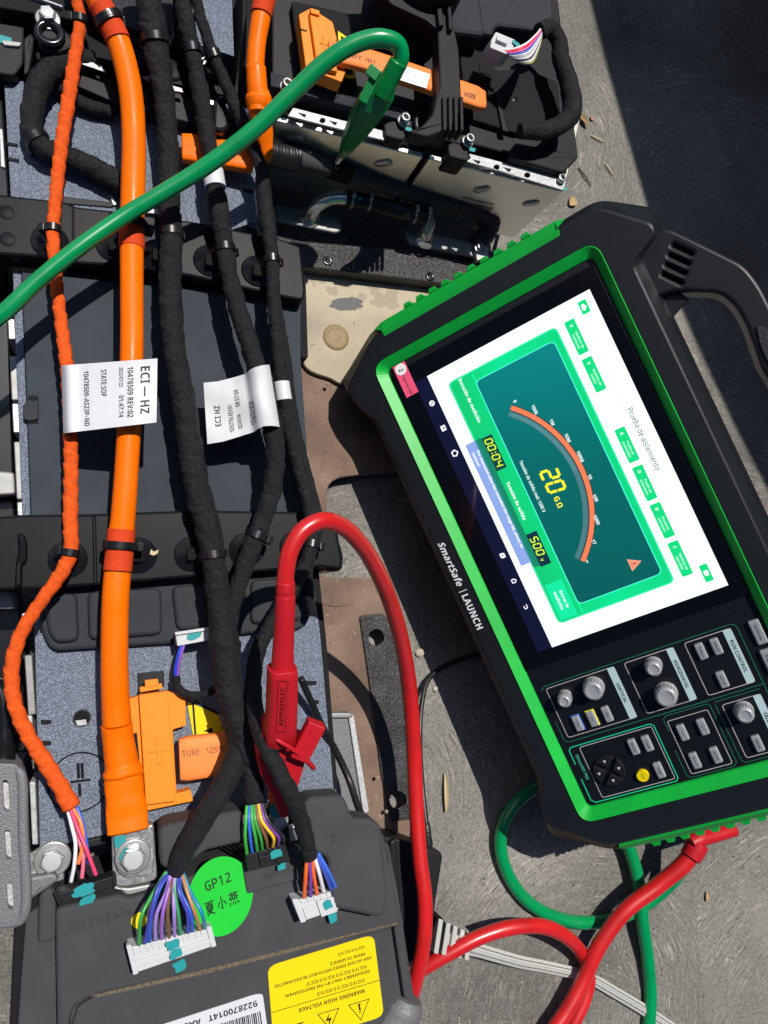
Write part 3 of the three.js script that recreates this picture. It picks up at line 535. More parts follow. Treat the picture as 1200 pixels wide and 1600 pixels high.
    // navigation icons
    c.strokeStyle = '#f0f2ff'; c.fillStyle = '#f0f2ff'; c.lineWidth = 9;
    const ny = fy(-5);
    c.beginPath(); c.arc(fx(19.3), ny, 15, 0, 7); c.stroke(); c.beginPath(); c.moveTo(fx(19.3) - 9, ny + 9); c.lineTo(fx(19.3) + 9, ny - 9); c.stroke();
    c.fillRect(fx(39.4) - 19, ny - 17, 38, 34); c.fillStyle = '#0b0e2c'; c.fillRect(fx(39.4) - 8, ny - 8, 16, 9); c.fillStyle = '#f0f2ff';
    c.beginPath(); c.moveTo(fx(59.6), ny - 20); c.lineTo(fx(59.6) + 20, ny - 4); c.lineTo(fx(59.6) + 14, ny + 18); c.lineTo(fx(59.6) - 14, ny + 18); c.lineTo(fx(59.6) - 20, ny - 4); c.closePath(); c.stroke();
    c.lineWidth = 7; c.strokeRect(fx(141.9) - 13, ny - 10, 22, 22); c.strokeRect(fx(141.9) - 7, ny - 16, 22, 22);
    c.beginPath(); c.moveTo(fx(162.2) - 16, ny); c.lineTo(fx(162.2), ny - 16); c.lineTo(fx(162.2) + 16, ny); c.moveTo(fx(162.2) - 11, ny - 2); c.lineTo(fx(162.2) - 11, ny + 14); c.lineTo(fx(162.2) + 11, ny + 14); c.lineTo(fx(162.2) + 11, ny - 2); c.stroke();
    c.beginPath(); c.moveTo(fx(182.7) - 14, ny - 8); c.lineTo(fx(182.7) + 4, ny - 8); c.arc(fx(182.7) + 4, ny + 2, 10, -1.57, 1.57); c.lineTo(fx(182.7) - 8, ny + 12); c.stroke();
  });
  const sg = new THREE.PlaneGeometry(217, 136.5).translate(108.5, 57.35, 0.03); sg.userData.keepUV = true;
  mm('screen', sg, phys(lin(0.004, 0.004, 0.005), 0.06, { emissive: lin(1, 1, 1), emissiveMap: UI, emissiveIntensity: 1.2, specularIntensity: 0.6 }), TB, 'lit screen with a green insulation gauge reading 20 GΩ');
  // pink sticker in the corner
  const stk = canvasTex(240, 96, (c) => { c.fillStyle = '#f0567c'; c.fillRect(0, 0, 240, 96); c.fillStyle = '#e9ecec'; c.beginPath(); c.arc(40, 48, 42, 0, 7); c.fill(); c.fillStyle = '#20262a'; c.font = 'bold 44px sans-serif'; c.textAlign = 'center'; c.textBaseline = 'middle'; c.fillText('2', 46, 50); c.font = 'bold 24px sans-serif'; c.save(); c.translate(158, 52); c.fillText('Pegatina SIM', 0, 0); c.restore(); });
  const st = new THREE.PlaneGeometry(25, 10.2).translate(-5.4, -15.6, 0.16); st.userData.keepUV = true;
  mm('sticker', st, phys(lin(1, 1, 1), 0.5, { map: stk }), TB, 'pink sticker with a white dot');
  // maker's lettering on the lower edge
  const brand = canvasTex(1024, 96, (c) => { c.fillStyle = '#000'; c.fillRect(0, 0, 1024, 96); c.fillStyle = '#fff'; c.textBaseline = 'middle'; c.font = 'bold 76px sans-serif'; c.save(); c.transform(1, 0, -0.22, 1, 14, 0); c.fillText('SmartSafe', 4, 50); const w = c.measureText('SmartSafe').width; c.restore(); c.fillRect(w + 44, 14, 6, 70); c.save(); c.translate(w + 72, 50); c.fillText('LAUNCH', 0, 0); c.restore(); }, false);
  const bw = 97; const bg = new THREE.PlaneGeometry(bw, bw * 96 / 1024).translate(114.5 + bw / 2, -42.4, 3.68); bg.userData.keepUV = true;
  mm('lettering', bg, std(lin(0.7, 0.72, 0.74), 0.5, { alphaMap: brand, transparent: true }), TB, 'white lettering');
  // keys: one cap per key with its printed legend
  const keys = [[275.3, -6.6, 'CH2'], [275.2, 4.6, 'CH1'], [275.2, 15.8, 'REF'], [303, 23.1, 'MODE'], [303.3, 33, 'COMP'], [323.8, 32.7, 'TIME'], [302.8, 58.3, 'A⎓A'], [302.9, 72.2, 'V̄/Ṽ'], [323.9, 57.9, '◂/⇥/Ω'], [324, 72.1, 'AC/DC'], [253.3, 92.2, 'SINGLE'], [253.3, 102.4, 'RUN/STP'], [275.8, 96.9, 'AUTO'], [323.8, 100.1, 'MENU'], [252.8, 129.8, 'Oscilloscope', 17, 7], [273.4, 128.6, 'Signal', 17, 7]];
  const atlas = canvasTex(1024, 512, (c) => { c.fillStyle = '#8d949a'; c.fillRect(0, 0, 1024, 512); c.fillStyle = '#23272b'; c.textAlign = 'center'; c.textBaseline = 'middle'; keys.forEach((k, i) => { const x = (i % 4) * 256 + 128, y = Math.floor(i / 4) * 128 + 64; c.save(); c.translate(x, y); const t = k[2];
    if (t === 'A⎓A') { c.font = '60px sans-serif'; c.fillText('A   A', 0, 0); c.fillRect(-22, -8, 44, 5); c.fillRect(-22, 6, 12, 5); c.fillRect(-5, 6, 12, 5); c.fillRect(12, 6, 12, 5); }
    else if (t === 'V̄/Ṽ') { c.font = '60px sans-serif'; c.fillText('V/V', 0, 6); c.fillRect(-58, -34, 36, 5); c.lineWidth = 5; c.strokeStyle = '#23272b'; c.beginPath(); c.moveTo(20, -30); c.quadraticCurveTo(32, -42, 40, -32); c.quadraticCurveTo(50, -24, 60, -34); c.stroke(); }
    else if (t === '◂/⇥/Ω') { c.font = '60px sans-serif'; c.fillText('Ω', 74, 0); c.fillText('/', -38, 0); c.fillText('/', 38, 0); c.beginPath(); c.moveTo(-100, 0); c.lineTo(-56, -24); c.lineTo(-56, 24); c.fill(); c.fillRect(-24, -4, 48, 8); c.beginPath(); c.moveTo(-18, -20); c.lineTo(14, 0); c.lineTo(-18, 20); c.fill(); }
    else { c.font = 'bold 66px sans-serif'; const w = c.measureText(t).width; if (w > 200) c.scale(200 / w, 1); c.fillText(t, 0, 0); } c.restore(); }); });
  const legend = phys(lin(0.85, 0.85, 0.85), 0.45, { map: atlas });
  keys.forEach(([x, y, t, w = 11.6, h = 5.8], i) => {
    const k = mm('key', new RoundedBoxGeometry(w, h, 4, 3, 1.2).translate(x, y, -1.4), M.key);
    const lg = new THREE.PlaneGeometry(w - 2.4, h - 2).translate(x, y, 0.64), u = lg.attributes.uv; for (let q = 0; q < 4; q++) u.setXY(q, ((i % 4) + u.getX(q)) / 4, 1 - (Math.floor(i / 4) + 1 - u.getY(q)) / 4); lg.userData.keepUV = true;
    mm('key_legend', lg, legend, k);
    if (i < 2) { const col = i ? std(lin(0.75, 0.7, 0.02), 0.5) : std(lin(0.03, 0.12, 0.5), 0.5); mm('key_surround', new RoundedBoxGeometry(w + 1, h + 1, 1.2, 2, 0.5).translate(x, y, -1.9), col, k); }
  });
  mm('test_key', new THREE.CylinderGeometry(4.1, 4.4, 3, 32).rotateX(Math.PI / 2).translate(324.4, 20.6, -0.9), M.yellow, TB, 'round yellow key');
  const tg = new THREE.PlaneGeometry(6, 2.4).translate(324.4, 20.6, 0.64); tg.userData.keepUV = true;
  mm('test_legend', tg, std(lin(0.1, 0.09, 0), 0.6, { transparent: true, alphaMap: canvasTex(128, 52, (c) => { c.fillStyle = '#000'; c.fillRect(0, 0, 128, 52); c.fillStyle = '#fff'; c.font = '44px sans-serif'; c.textAlign = 'center'; c.textBaseline = 'middle'; c.fillText('TEST', 64, 28); }, false) }));
  for (const [x, y, r] of [[254.6, -6.9, 4.7], [254, 15.2, 6.8], [252.3, 59.6, 5.2], [273.4, 59.4, 7], [300.1, 100.8, 5.6]]) {
    const k = mm('knob', new THREE.LatheGeometry([[r + 0.9, 0], [r + 0.9, 1.2], [r + 0.1, 2], [r, 8], [r - 0.6, 9.6], [r - 1.4, 10.1], [r * 0.62, 10.1], [r * 0.58, 9.7], [0.01, 9.6]].map((q) => new THREE.Vector2(...q)), 40).rotateX(Math.PI / 2).translate(x, y, -2), M.knob);
    const ribs = []; for (let i = 0; i < 20; i++) { const a = i / 20 * 6.283; ribs.push(new THREE.BoxGeometry(0.5, 0.9, 6.2).translate(0, 0, 3).applyMatrix4(new THREE.Matrix4().makeRotationZ(a).multiply(new THREE.Matrix4().makeTranslation(r + 0.1, 0, 0))).translate(x, y, 0)); }
    mm('knob_grip', ribs, M.knob, k);
  }
  // direction pad: four wedge keys
  const tri = canvasTex(64, 64, (c) => { c.fillStyle = '#000'; c.fillRect(0, 0, 64, 64); c.strokeStyle = '#fff'; c.lineWidth = 9; c.lineJoin = 'round'; c.beginPath(); c.moveTo(12, 12); c.lineTo(12, 52); c.lineTo(50, 32); c.closePath(); c.stroke(); }, false);
  for (let q = 0; q < 4; q++) {
    const a0 = q * Math.PI / 2 - Math.PI / 4 + 0.09, a1 = a0 + Math.PI / 2 - 0.18, o = [[2.2 * Math.cos(a0 + 0.7), 2.2 * Math.sin(a0 + 0.7)]];
    for (let k = 0; k <= 8; k++) { const a = a0 + (a1 - a0) * k / 8; o.push([11.2 * Math.cos(a), 11.2 * Math.sin(a)]); }
    const w = mm('direction_key', new THREE.ExtrudeGeometry(shapeOf(roundPoly(o, 0.8, 2)), { depth: 2, bevelEnabled: true, bevelThickness: 0.7, bevelSize: 0.7, bevelOffset: -0.7, bevelSegments: 2 }).translate(314.5, 0, -2), M.black);
    const am = (a0 + a1) / 2, ag = new THREE.PlaneGeometry(2.6, 2.6).translate(314.5 + 7.4 * Math.cos(am), 7.4 * Math.sin(am), 0.76); ag.userData.keepUV = true;
    mm('arrow', ag, std(lin(0.7, 0.72, 0.74), 0.5, { transparent: true, alphaMap: tri }), w);
  }
  // green grips wrapped round both ends
  for (const s of [-1, 1]) {
    const X = (d) => CX + s * d;
    const strip = (y0, y1) => { const n = 20, sec = s < 0 ? [[198.5, 3.2], [203.8, 4.3], [212.8, -4.5], [216, -17.5], [215.4, -30], [211, -31]] : [[205.2, 2.2], [208.5, 2], [215.4, -5.5], [219.2, -17.5], [218.6, -30], [214, -31]], pos = [], uv = [], idx = [];
      for (let i = 0; i <= n; i++) { const v = i / n, y = y0 + (y1 - y0) * v, e = Math.min(v, 1 - v), k = 1 - Math.pow(Math.max(0, 1 - e / 0.05), 2); sec.forEach((q, j) => { const dx = j === 0 || j === 5 ? 0 : (1 - k) * 2.2; pos.push(X(q[0] - dx + (j < 2 ? (1 - k) * 4 : 0)), y + (j < 2 ? (v < 0.5 ? 1 : -1) * (1 - k) * 7 : 0), q[1]); uv.push(y, j * 6); }); }
      for (let i = 0; i < n; i++) for (let j = 0; j < 5; j++) { const a = i * 6 + j; s > 0 ? idx.push(a, a + 6, a + 1, a + 1, a + 6, a + 7) : idx.push(a, a + 1, a + 6, a + 1, a + 7, a + 6); }
      const g = new THREE.BufferGeometry(); g.setAttribute('position', new THREE.Float32BufferAttribute(pos, 3)); g.setAttribute('uv', new THREE.Float32BufferAttribute(uv, 2)); g.setIndex(idx); const q = g.toNonIndexed(); q.computeVertexNormals(); return q; };
    const gr = mm('grip', strip(CY - 77, CY + 77), M.tabletGrip, TB, s < 0 ? 'green ribbed grip on the far end' : 'green ribbed grip on the near end');
    for (let i = 0; i < 10; i++) {
      const y = CY - 47 + i * 10.6;
      const rb = new THREE.ExtrudeGeometry(shapeOf([[0, -3.2], [0, 3.2], [2.4, 2], [2.4, -2]]), { depth: 19, bevelEnabled: true, bevelThickness: 0.5, bevelSize: 0.4, bevelSegments: 1 }).translate(0, 0, -28.5);
      if (s < 0) rb.rotateZ(Math.PI);
      rb.translate(X(s < 0 ? 214.8 : 217.8), y, 0);
      mm('grip_rib', rb, M.tabletGrip, gr);
    }
  }
  // carrying handle
  {
    const half = [[-12, 160], [-14.5, 183.5], [10.8, 200.8], [31.6, 214.6], [47, 217.6], [62, 218], [160, 218]];
    const full = [...half, ...half.slice(0, -1).reverse().map((p) => [320 - p[0], p[1]])];
    const ih = [[24, 158], [25.5, 171], [40.2, 195.6], [51.5, 200.4], [68, 201.4], [80, 200.2], [96, 198.6], [106, 200], [160, 200]];
    const inner = [...ih, ...ih.slice(0, -1).reverse().map((p) => [320 - p[0], p[1]])];
    const outl = roundPoly([...full, ...inner.reverse()], 6, 4);
    const slots = [], slot = (s) => { const r = []; for (let k = 0; k < 4; k++) { const a = [-1.6 + k * 4.6, 182.8 - k * 4.2], d = [11.8, 8.2]; const n = [-0.57, 0.82]; const q = [[a[0] - n[0] * 1.05, a[1] - n[1] * 1.05], [a[0] + d[0] - n[0] * 1.05, a[1] + d[1] - n[1] * 1.05], [a[0] + d[0] + n[0] * 1.05, a[1] + d[1] + n[1] * 1.05], [a[0] + n[0] * 1.05, a[1] + n[1] * 1.05]]; r.push(roundPoly(q.map((p) => s > 0 ? p : [320 - p[0], p[1]]), 0.9, 3)); } return r; };
    const hg = new THREE.ExtrudeGeometry(shapeOf(outl, [...slot(1), ...slot(-1)]), { depth: 22, bevelEnabled: true, bevelThickness: 3, bevelSize: 2.6, bevelOffset: -2.4, bevelSegments: 3 }).translate(0, 0, -33.5);
    const h = mm('handle', hg, M.tabletBody, TB, 'black carrying handle with four vent slots');
    mm('vent_backing', new THREE.ExtrudeGeometry(shapeOf([[-8, 168], [-8, 184], [10, 196], [27, 184], [24, 170]]), { depth: 3, bevelEnabled: false }).translate(0, 0, -24), M.blackMatt, h);
    for (const s of [1, -1]) { const q = [[69, 206], [77, 212.4], [150, 212.4], [150, 203.4], [84, 203.4]].map((p) => s > 0 ? p : [320 - p[0], p[1]]); mm('grip_pad', new THREE.ExtrudeGeometry(shapeOf(roundPoly(q, 3.4, 4)), { depth: 0.8, bevelEnabled: true, bevelThickness: 0.5, bevelSize: 0.5, bevelSegments: 2 }).translate(0, 0, -8.6), M.speckDark, h); }
    mm('gusset', new THREE.ExtrudeGeometry(shapeOf([[14, 160], [20, 170], [34, 178], [42, 160]]), { depth: 5, bevelEnabled: true, bevelThickness: 0.6, bevelSize: 0.6, bevelSegments: 1 }).translate(0, 0, -20), M.tabletBody, h);
  }
  // folding stand behind, down to the concrete
  {
    const a = V(0.16, 0.12, -0.047), n = V(0, 0, -1);
    const toW = (v) => v.clone().applyMatrix4(m).add(o);
    const yUp = (v) => toW(v).y;
    let k = 0; while (yUp(V(0.16, 0.12 + 0.02 * k / 100, -0.047 - k * 0.001)) > 0.003 && k < 260) k++;
    const len = Math.hypot(k, k * 0.2);
    const g = new RoundedBoxGeometry(120, 4, len, 2, 1.5).translate(0, 0, -len / 2).rotateX(-Math.atan2(0.2, 1)).translate(160, 118, -44);
    mm('stand', g, M.tabletBody);
    console.log('tablet lowest', yUp(V(-0.01, -0.07, -0.04)).toFixed(4), yUp(V(0.33, -0.07, -0.04)).toFixed(4), 'top', yUp(V(0.16, 0.165, 0)).toFixed(3), 'stand', k);
  }
}

/* ------------------------------------------------------------------ battery modules */
const trussHoles = (x0, y0, dx, dy, n) => { // triangles and circles punched along a flange, in photo points
  const o = []; for (let i = 0; i < n; i++) { const x = x0 + dx * i, y = y0 + dy * i; o.push(i % 3 === 2 ? circlePts(x, y, 5.5, 14, 5) : i % 3 ? [[x - 8, y + 5], [x + 7, y + 6.5], [x + 1, y - 4]] : [[x - 8, y - 5], [x + 8, y - 1.5], [x + 4, y + 5]]); } return o; };
const vent = (pts, h, parent) => part('vent_slot', prism(pts, h, 0.0012, { bevel: 0 }), M.blackMatt, parent);
{
  /* module with the bare metal side, upper right */
  const t = thing('battery_module', 'battery module with bare metal side and black cover, behind the green clip', 'battery module', P(660, 230, 0.03));
  const TOP = 0.127, MT = 0.113, MB = 0.036;
  part('cover', prism([[425, 140], [876, 262], [904, 246], [898, 200], [862, -80], [425, -80]], TOP - 0.006, 0.016, { r: 0.002 }), M.black, t, 'black moulded cover');
  part('cover_rim', prism([[800, 232], [806, 222], [893, 240], [904, 246], [881, 270], [796, 246]], TOP, 0.01, { r: 0.002 }), M.black, t);
  part('cover_shelf', prism([[423, 112], [640, 172], [640, 190], [423, 134]], TOP, 0.012, { r: 0.001 }), M.speckDark, t);
  part('cover_step', prism([[715, -80], [723, 40], [770, 56], [776, 40], [842, 48], [866, 30], [862, -80]], TOP + 0.012, 0.02, { r: 0.004, bevel: 0.003 }), M.ribbed, t, 'raised smooth step of the cover');
  part('cover_step', prism([[690, -80], [700, 44], [712, 50], [760, 56], [752, 0], [752, -80]], TOP + 0.016, 0.02, { r: 0.005, bevel: 0.003 }), M.ribbed, t);
  part('cover_panel', prism([[716, 60], [766, 78], [774, 110], [822, 106], [872, 128], [878, 196], [808, 208], [730, 184]], TOP - 0.001, 0.006, { r: 0.003 }), M.blackMatt, t);
  part('cover_lip', prism([[774, 142], [782, 144], [790, 190], [796, 206], [786, 204]], TOP + 0.0015, 0.004, { r: 0.001 }), M.black, t);
  vent([[748, 97], [763, 102], [767, 117], [751, 113]], TOP - 0.0002, t);
  part('cover_hole', lathe(P(805, 155, TOP - 0.0012), [[0, 0.0004], [0.0024, 0.0004], [0.0028, 0]], 20), M.blackGloss, t);
  for (const q of [[[470, 8], [500, 18], [520, 110], [490, 100]]]) part('terminal_well', prism([[455, 0], [545, 20], [560, 140], [470, 118]], TOP + 0.0005, 0.006, { r: 0.003 }), M.blackMatt, t);
  // metal side plates: two sheets with a dark joint
  const W = (x, y, h) => P(x, y, h);
  const edge = (u) => { const a = W(438, 186, MT), b = W(879, 296, MT); return a.lerp(b, u); };
  const wallGeo = (u0, u1, y0, y1, th) => { const a = edge(u0), b = edge(u1); a.y = b.y = (y0 + y1) / 2; return barGeo(a, b, th, y1 - y0, V(0, 1, 0), 0.001); };
  part('core', prism([[430, 175], [872, 286], [870, 180], [430, 80]], MT - 0.001, MT - MB, {}), M.blackMatt, t);
  part('side_plate', wallGeo(-0.25, 0.47, MB, MT, 0.004), M.alu, t, 'bare metal side plate');
  part('side_plate', wallGeo(0.492, 1, MB, MT, 0.004), M.alu, t, 'bare metal side plate');
  // end plate round the corner
  { const a = edge(1), b = W(905, 180, MT); a.y = b.y = (MB + MT) / 2; part('end_plate', barGeo(a, b, 0.004, MT - MB, V(0, 1, 0), 0.001), M.alu, t); }
  // bright punched flanges along the top edge
  const holes1 = trussHoles(463, 178, 15, 3.6, 9).filter((_, i) => ![3, 4].includes(i)), holes2 = trussHoles(738, 250, 16.5, 4.2, 8);
  part('flange', prism([[450, 181], [458, 168], [606, 206], [600, 219]], MT + 0.0072, 0.002, { bevel: 0.0003, holes: trussHoles(472, 180, 16, 4.1, 8) }), M.zincWhite, t, 'bright punched flange');
  part('flange', prism([[722, 250], [730, 239], [872, 276], [884, 284], [880, 297]], MT + 0.0072, 0.002, { bevel: 0.0003, holes: trussHoles(744, 253, 16, 4.1, 6) }), M.zincWhite, t, 'bright punched flange');
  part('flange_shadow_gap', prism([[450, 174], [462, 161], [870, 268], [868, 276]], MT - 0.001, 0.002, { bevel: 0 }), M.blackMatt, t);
  // pressed oval bosses on the metal side
  const dirE = edge(1).sub(edge(0)).normalize(), outN = V(-dirE.z, 0, dirE.x); if (outN.z < 0) outN.negate();
  const boss = (u, y) => { const p = edge(u).setY(y).addScaledVector(outN, 0.002), g = new THREE.CapsuleGeometry(0.0042, 0.006, 6, 14); g.scale(1, 1, 0.35); g.rotateZ(-0.9); const m = new THREE.Matrix4().makeBasis(dirE, V(0, 1, 0), outN).setPosition(p); g.applyMatrix4(m); part('side_boss', g, M.zinc, t); };
  boss(0.06, 0.098); boss(0.36, 0.096); boss(0.73, 0.093); boss(0.935, 0.09);
  // printed code on the side plate
  { const code = canvasTex(256, 160, (c) => { c.fillStyle = '#000'; c.fillRect(0, 0, 256, 160); c.fillStyle = '#fff'; let x = 8; while (x < 240) { const w = 2 + Math.floor(rnd() * 5); c.fillRect(x, 70, w, 70); x += w + 2 + Math.floor(rnd() * 5); } for (let i = 0; i < 18; i++) c.fillRect(10 + i * 12, 30 + i % 2 * 3, 8, 14); }, false);
    const a = edge(0.76).addScaledVector(outN, 0.0023), g = new THREE.PlaneGeometry(0.034, 0.02); g.applyMatrix4(new THREE.Matrix4().makeBasis(dirE, V(0, 1, 0), outN).setPosition(a.setY(0.072))); part('stamped_code', g, std(lin(0.05, 0.05, 0.05), 0.6, { alphaMap: code, transparent: true }), t); }
  // lower feet of the metal side
  part('foot_plate', prism([[430, 318], [530, 340], [536, 358], [526, 364], [430, 344]], 0.041, 0.004, { r: 0.003 }), M.aluDark, t, 'rounded metal foot');
  part('foot_plate', prism([[628, 352], [700, 370], [768, 386], [758, 404], [640, 380]], 0.043, 0.004, { r: 0.003 }), M.aluDark, t, 'rounded metal foot');
  part('corner_clip', prism([[742, 388], [762, 384], [764, 402], [746, 407]], 0.047, 0.006, { r: 0.001 }), M.zincWhite, t);
  bolt(748, 388, 0.047, 0.003, t, { socket: true });
  // plastic posts with cap screws
  for (const [x, y, h, rx] of [[447, 137, TOP + 0.002, 0], [630, 190, MT + 0.013, 1], [730, 222, MT + 0.013, 1], [873, 283, MT + 0.006, 0]]) {
    if (rx) part('post', prism([[x - 30, y + 2], [x - 6, y - 6], [x + 6, y + 16], [x + 2, y + 30], [x - 28, y + 22]], h - 0.002, 0.02, { r: 0.003 }), M.black, t);
    bolt(x, y, h, 0.0034, t, { socket: true, rise: 0.006, flange: 1.35 });
    paintDab(x + 8, y + 12, h + 0.0005, 0.003, 0.0018, t);
  }
  // dark moulded strap over the bus bar
  part('strap', prism([[560, -60], [612, 6], [668, 32], [684, 46], [688, 130], [676, 178], [660, 196], [640, 206], [668, 214], [690, 206], [712, 190], [722, 168], [718, 80], [710, 40], [690, 16], [664, -60]], TOP + 0.03, 0.012, { r: 0.002, bevel: 0.002 }), M.black, t, 'dark strap arching over the bus bar');
  part('strap_foot', prism([[680, 176], [720, 188], [722, 226], [672, 212]], MT + 0.012, 0.03, { r: 0.002 }), M.black, t);
  for (let k = 0; k < 4; k++) part('strap_rib', prism([[692 + k * 9, 150], [697 + k * 9, 151], [698 + k * 9, 204], [693 + k * 9, 203]], TOP + 0.033, 0.012, { bevel: 0.0006 }), M.black, t);
  for (let k = 0; k < 2; k++) part('strap_tooth', prism([[682 + k * 16, 198], [690 + k * 16, 200], [690 + k * 16, 206], [682 + k * 16, 204]], TOP + 0.012, 0.01, { bevel: 0.0006 }), M.tie, t);
  part('strap_collar', lathe(P(662, 204, MT + 0.004), [[0.006, 0], [0.011, 0], [0.011, 0.006], [0.0095, 0.008], [0.006, 0.008], [0.006, 0]], 28), M.rubber, t);
  part('strap_rail', prism([[676, -60], [684, -60], [694, 40], [686, 40]], TOP + 0.034, 0.008, { bevel: 0.0008 }), M.black, t);
  part('strap_rail', prism([[694, -60], [700, -60], [708, 46], [702, 46]], TOP + 0.034, 0.008, { bevel: 0.0008 }), M.black, t);
  part('cap', lathe(P(655, -28, TOP + 0.02), [[0, 0.022], [0.026, 0.022], [0.03, 0.018], [0.031, 0]], 36), M.black, t);
}
{
  /* orange parts on that module */
  const t = thing('busbar_terminal', 'orange terminal cover with moulded plus sign behind the green cable loop', 'terminal cover', P(500, 75, 0.131));
  part('shell', prism([[467, 22], [486, 12], [520, 34], [527, 62], [516, 72], [540, 112], [534, 128], [478, 106]], 0.142, 0.011, { r: 0.001, bevel: 0.0012 }), M.orangeCover, t);
  part('lid', prism([[484, 22], [508, 30], [528, 112], [496, 104]], 0.1455, 0.006, { r: 0.001, bevel: 0.001 }), M.orangeCover, t);
  part('latch', prism([[485, 12], [499, 16], [500, 24], [486, 20]], 0.147, 0.006, { r: 0.0006 }), M.orangeCover, t);
  part('plus_mark', [prism([[500, 64], [512, 67], [512.6, 70.5], [500.6, 67.5]], 0.1461, 0.0012, { bevel: 0.0003 }), prism([[503.5, 54], [506.5, 55], [510, 80], [507, 79]], 0.14605, 0.0012, { bevel: 0.0003 })], M.orangeCover, t);
  part('hinge_slot', prism([[468, 44], [479, 47], [479.4, 49.6], [468.4, 46.6]], 0.1422, 0.0006, { bevel: 0 }), M.blackMatt, t);
  const y = thing('warning_label', 'yellow triangle label mostly hidden under the orange sleeve behind the green cable', 'label', P(545, 70, 0.1315));
  part('face', prism([[528, 48], [548, 62], [556, 122], [540, 122], [530, 100]], 0.1322, 0.0004, { bevel: 0 }), M.yellow, y);
  part('black_border', prism([[533, 56], [545, 64], [552, 116], [542, 116], [534, 98]], 0.1325, 0.0003, { bevel: 0 }), M.blackMatt, y);
  const b = thing('busbar', 'long orange sleeved busbar marked 125 under the green cable loop', 'busbar', P(640, 120, 0.131));
  const pa = path([[512, 82, 0.144, 32], [524, 84, 0.145, 36], [560, 92, 0.145, 36], [640, 118, 0.143, 37], [700, 139, 0.142, 37], [742, 153, 0.141, 36], [756, 158, 0.14, 30]]);
  part('sleeve', sweep(pa, { flat: () => 0.42, sides: 28, mod: (th, s, r) => r * Math.pow(Math.abs(Math.cos(th)) ** 5 + Math.abs(Math.sin(th)) ** 5, -0.2) }), M.orangeTube, b);
  const txt = canvasTex(512, 96, (c) => { c.fillStyle = '#000'; c.fillRect(0, 0, 512, 96); c.fillStyle = '#fff'; c.font = 'bold 50px sans-serif'; c.textBaseline = 'middle'; c.fillText('125°C   VW-1', 20, 50); }, false);
  part('printing', sheet(lerpGrid([[545, 76, 0.1487], [616, 97, 0.1476], [612, 113, 0.1476], [541, 92, 0.1487]], 2, 1), 0.0001), std(lin(0.12, 0.05, 0.02), 0.6, { alphaMap: txt, transparent: true }), b);
  const txt2 = canvasTex(256, 96, (c) => { c.fillStyle = '#000'; c.fillRect(0, 0, 256, 96); c.fillStyle = '#fff'; c.font = 'bold 62px sans-serif'; c.textBaseline = 'middle'; c.fillText('WOER', 20, 50); }, false);
  part('printing', sheet(lerpGrid([[725, 138, 0.1454], [751, 146, 0.145], [748, 160, 0.145], [722, 152, 0.1454]], 2, 1), 0.0001), std(lin(0.12, 0.05, 0.02), 0.6, { alphaMap: txt2, transparent: true }), b);
  const lab = canvasTex(320, 160, (c) => { c.fillStyle = '#d8e4ec'; c.fillRect(0, 0, 320, 160); c.fillStyle = '#3a444c'; c.font = '24px sans-serif'; c.fillText('10478504 REV:01', 16, 36); c.fillText('BUSBAR 1500V DC', 16, 70); c.fillText('2023/07/22 0147', 16, 104); c.fillText('MADE IN CHINA', 16, 138); });
  part('paper_label', sheet(lerpGrid([[630, 102, 0.1483], [672, 116, 0.1474], [666, 138, 0.1472], [622, 124, 0.1483]], 3, 2), 0.0002), phys(lin(1, 1, 1), 0.5, { map: lab }), b, 'pale blue printed label');
}
{
  /* white multi-way plug on the upper module */
  const t = thing('sensor_plug', 'small white plug with thin coloured wires on the upper right module', 'connector', P(795, 72, 0.14));
  part('housing', prism([[768, 62], [775, 49], [806, 62], [800, 82], [790, 84], [766, 74]], 0.158, 0.014, { r: 0.0012 }), M.nylon, t);
  part('latch', prism([[778, 54], [796, 62], [793, 69], [776, 62]], 0.1605, 0.004, { r: 0.0008 }), M.nylon, t);
  paintDab(806, 68, 0.1588, 0.004, 0.002, t, -0.6);
  const cols = [lin(0.7, 0.72, 0.74), lin(0.8, 0.02, 0.06), lin(0.75, 0.12, 0.3), lin(0.03, 0.1, 0.5), lin(0.6, 0.62, 0.66), lin(0.4, 0.42, 0.46), lin(0.7, 0.7, 0.72), lin(0.05, 0.05, 0.07), lin(0.62, 0.63, 0.66), lin(0.3, 0.32, 0.1)];
  cols.forEach((c, i) => part('wire', sweep(path([[772 + i * 2.6, 70 + i * 1.6, 0.156, 3.4], [790 + i * 2.5, 78 + i * 2.2, 0.158], [815 + i * 1.5, 72 + i * 3, 0.162], [836 + i * 0.6, 56 + i * 2.2, 0.158], [846, 44 + i * 1.4, 0.154]]), { sides: 8 }), phys(c, 0.4), t));
  const pa = path([[842, 50, 0.152, 24], [858, 44, 0.152, 24], [872, 62, 0.15], [876, 90, 0.148, 26], [886, 122, 0.147, 27], [893, 150, 0.147, 30], [893, 176, 0.147], [880, 192, 0.146, 28], [850, 204, 0.145, 26], [812, 205, 0.142, 22]]);
  const h = thing('tape_harness', 'black taped loom curling round the corner of the upper right module', 'cable loom', P(890, 150, 0.13));
  part('loom', sweep(pa, { mod: taped(0.014, 0.0005, 0.09, 0.4) }), M.cloth, h);
}
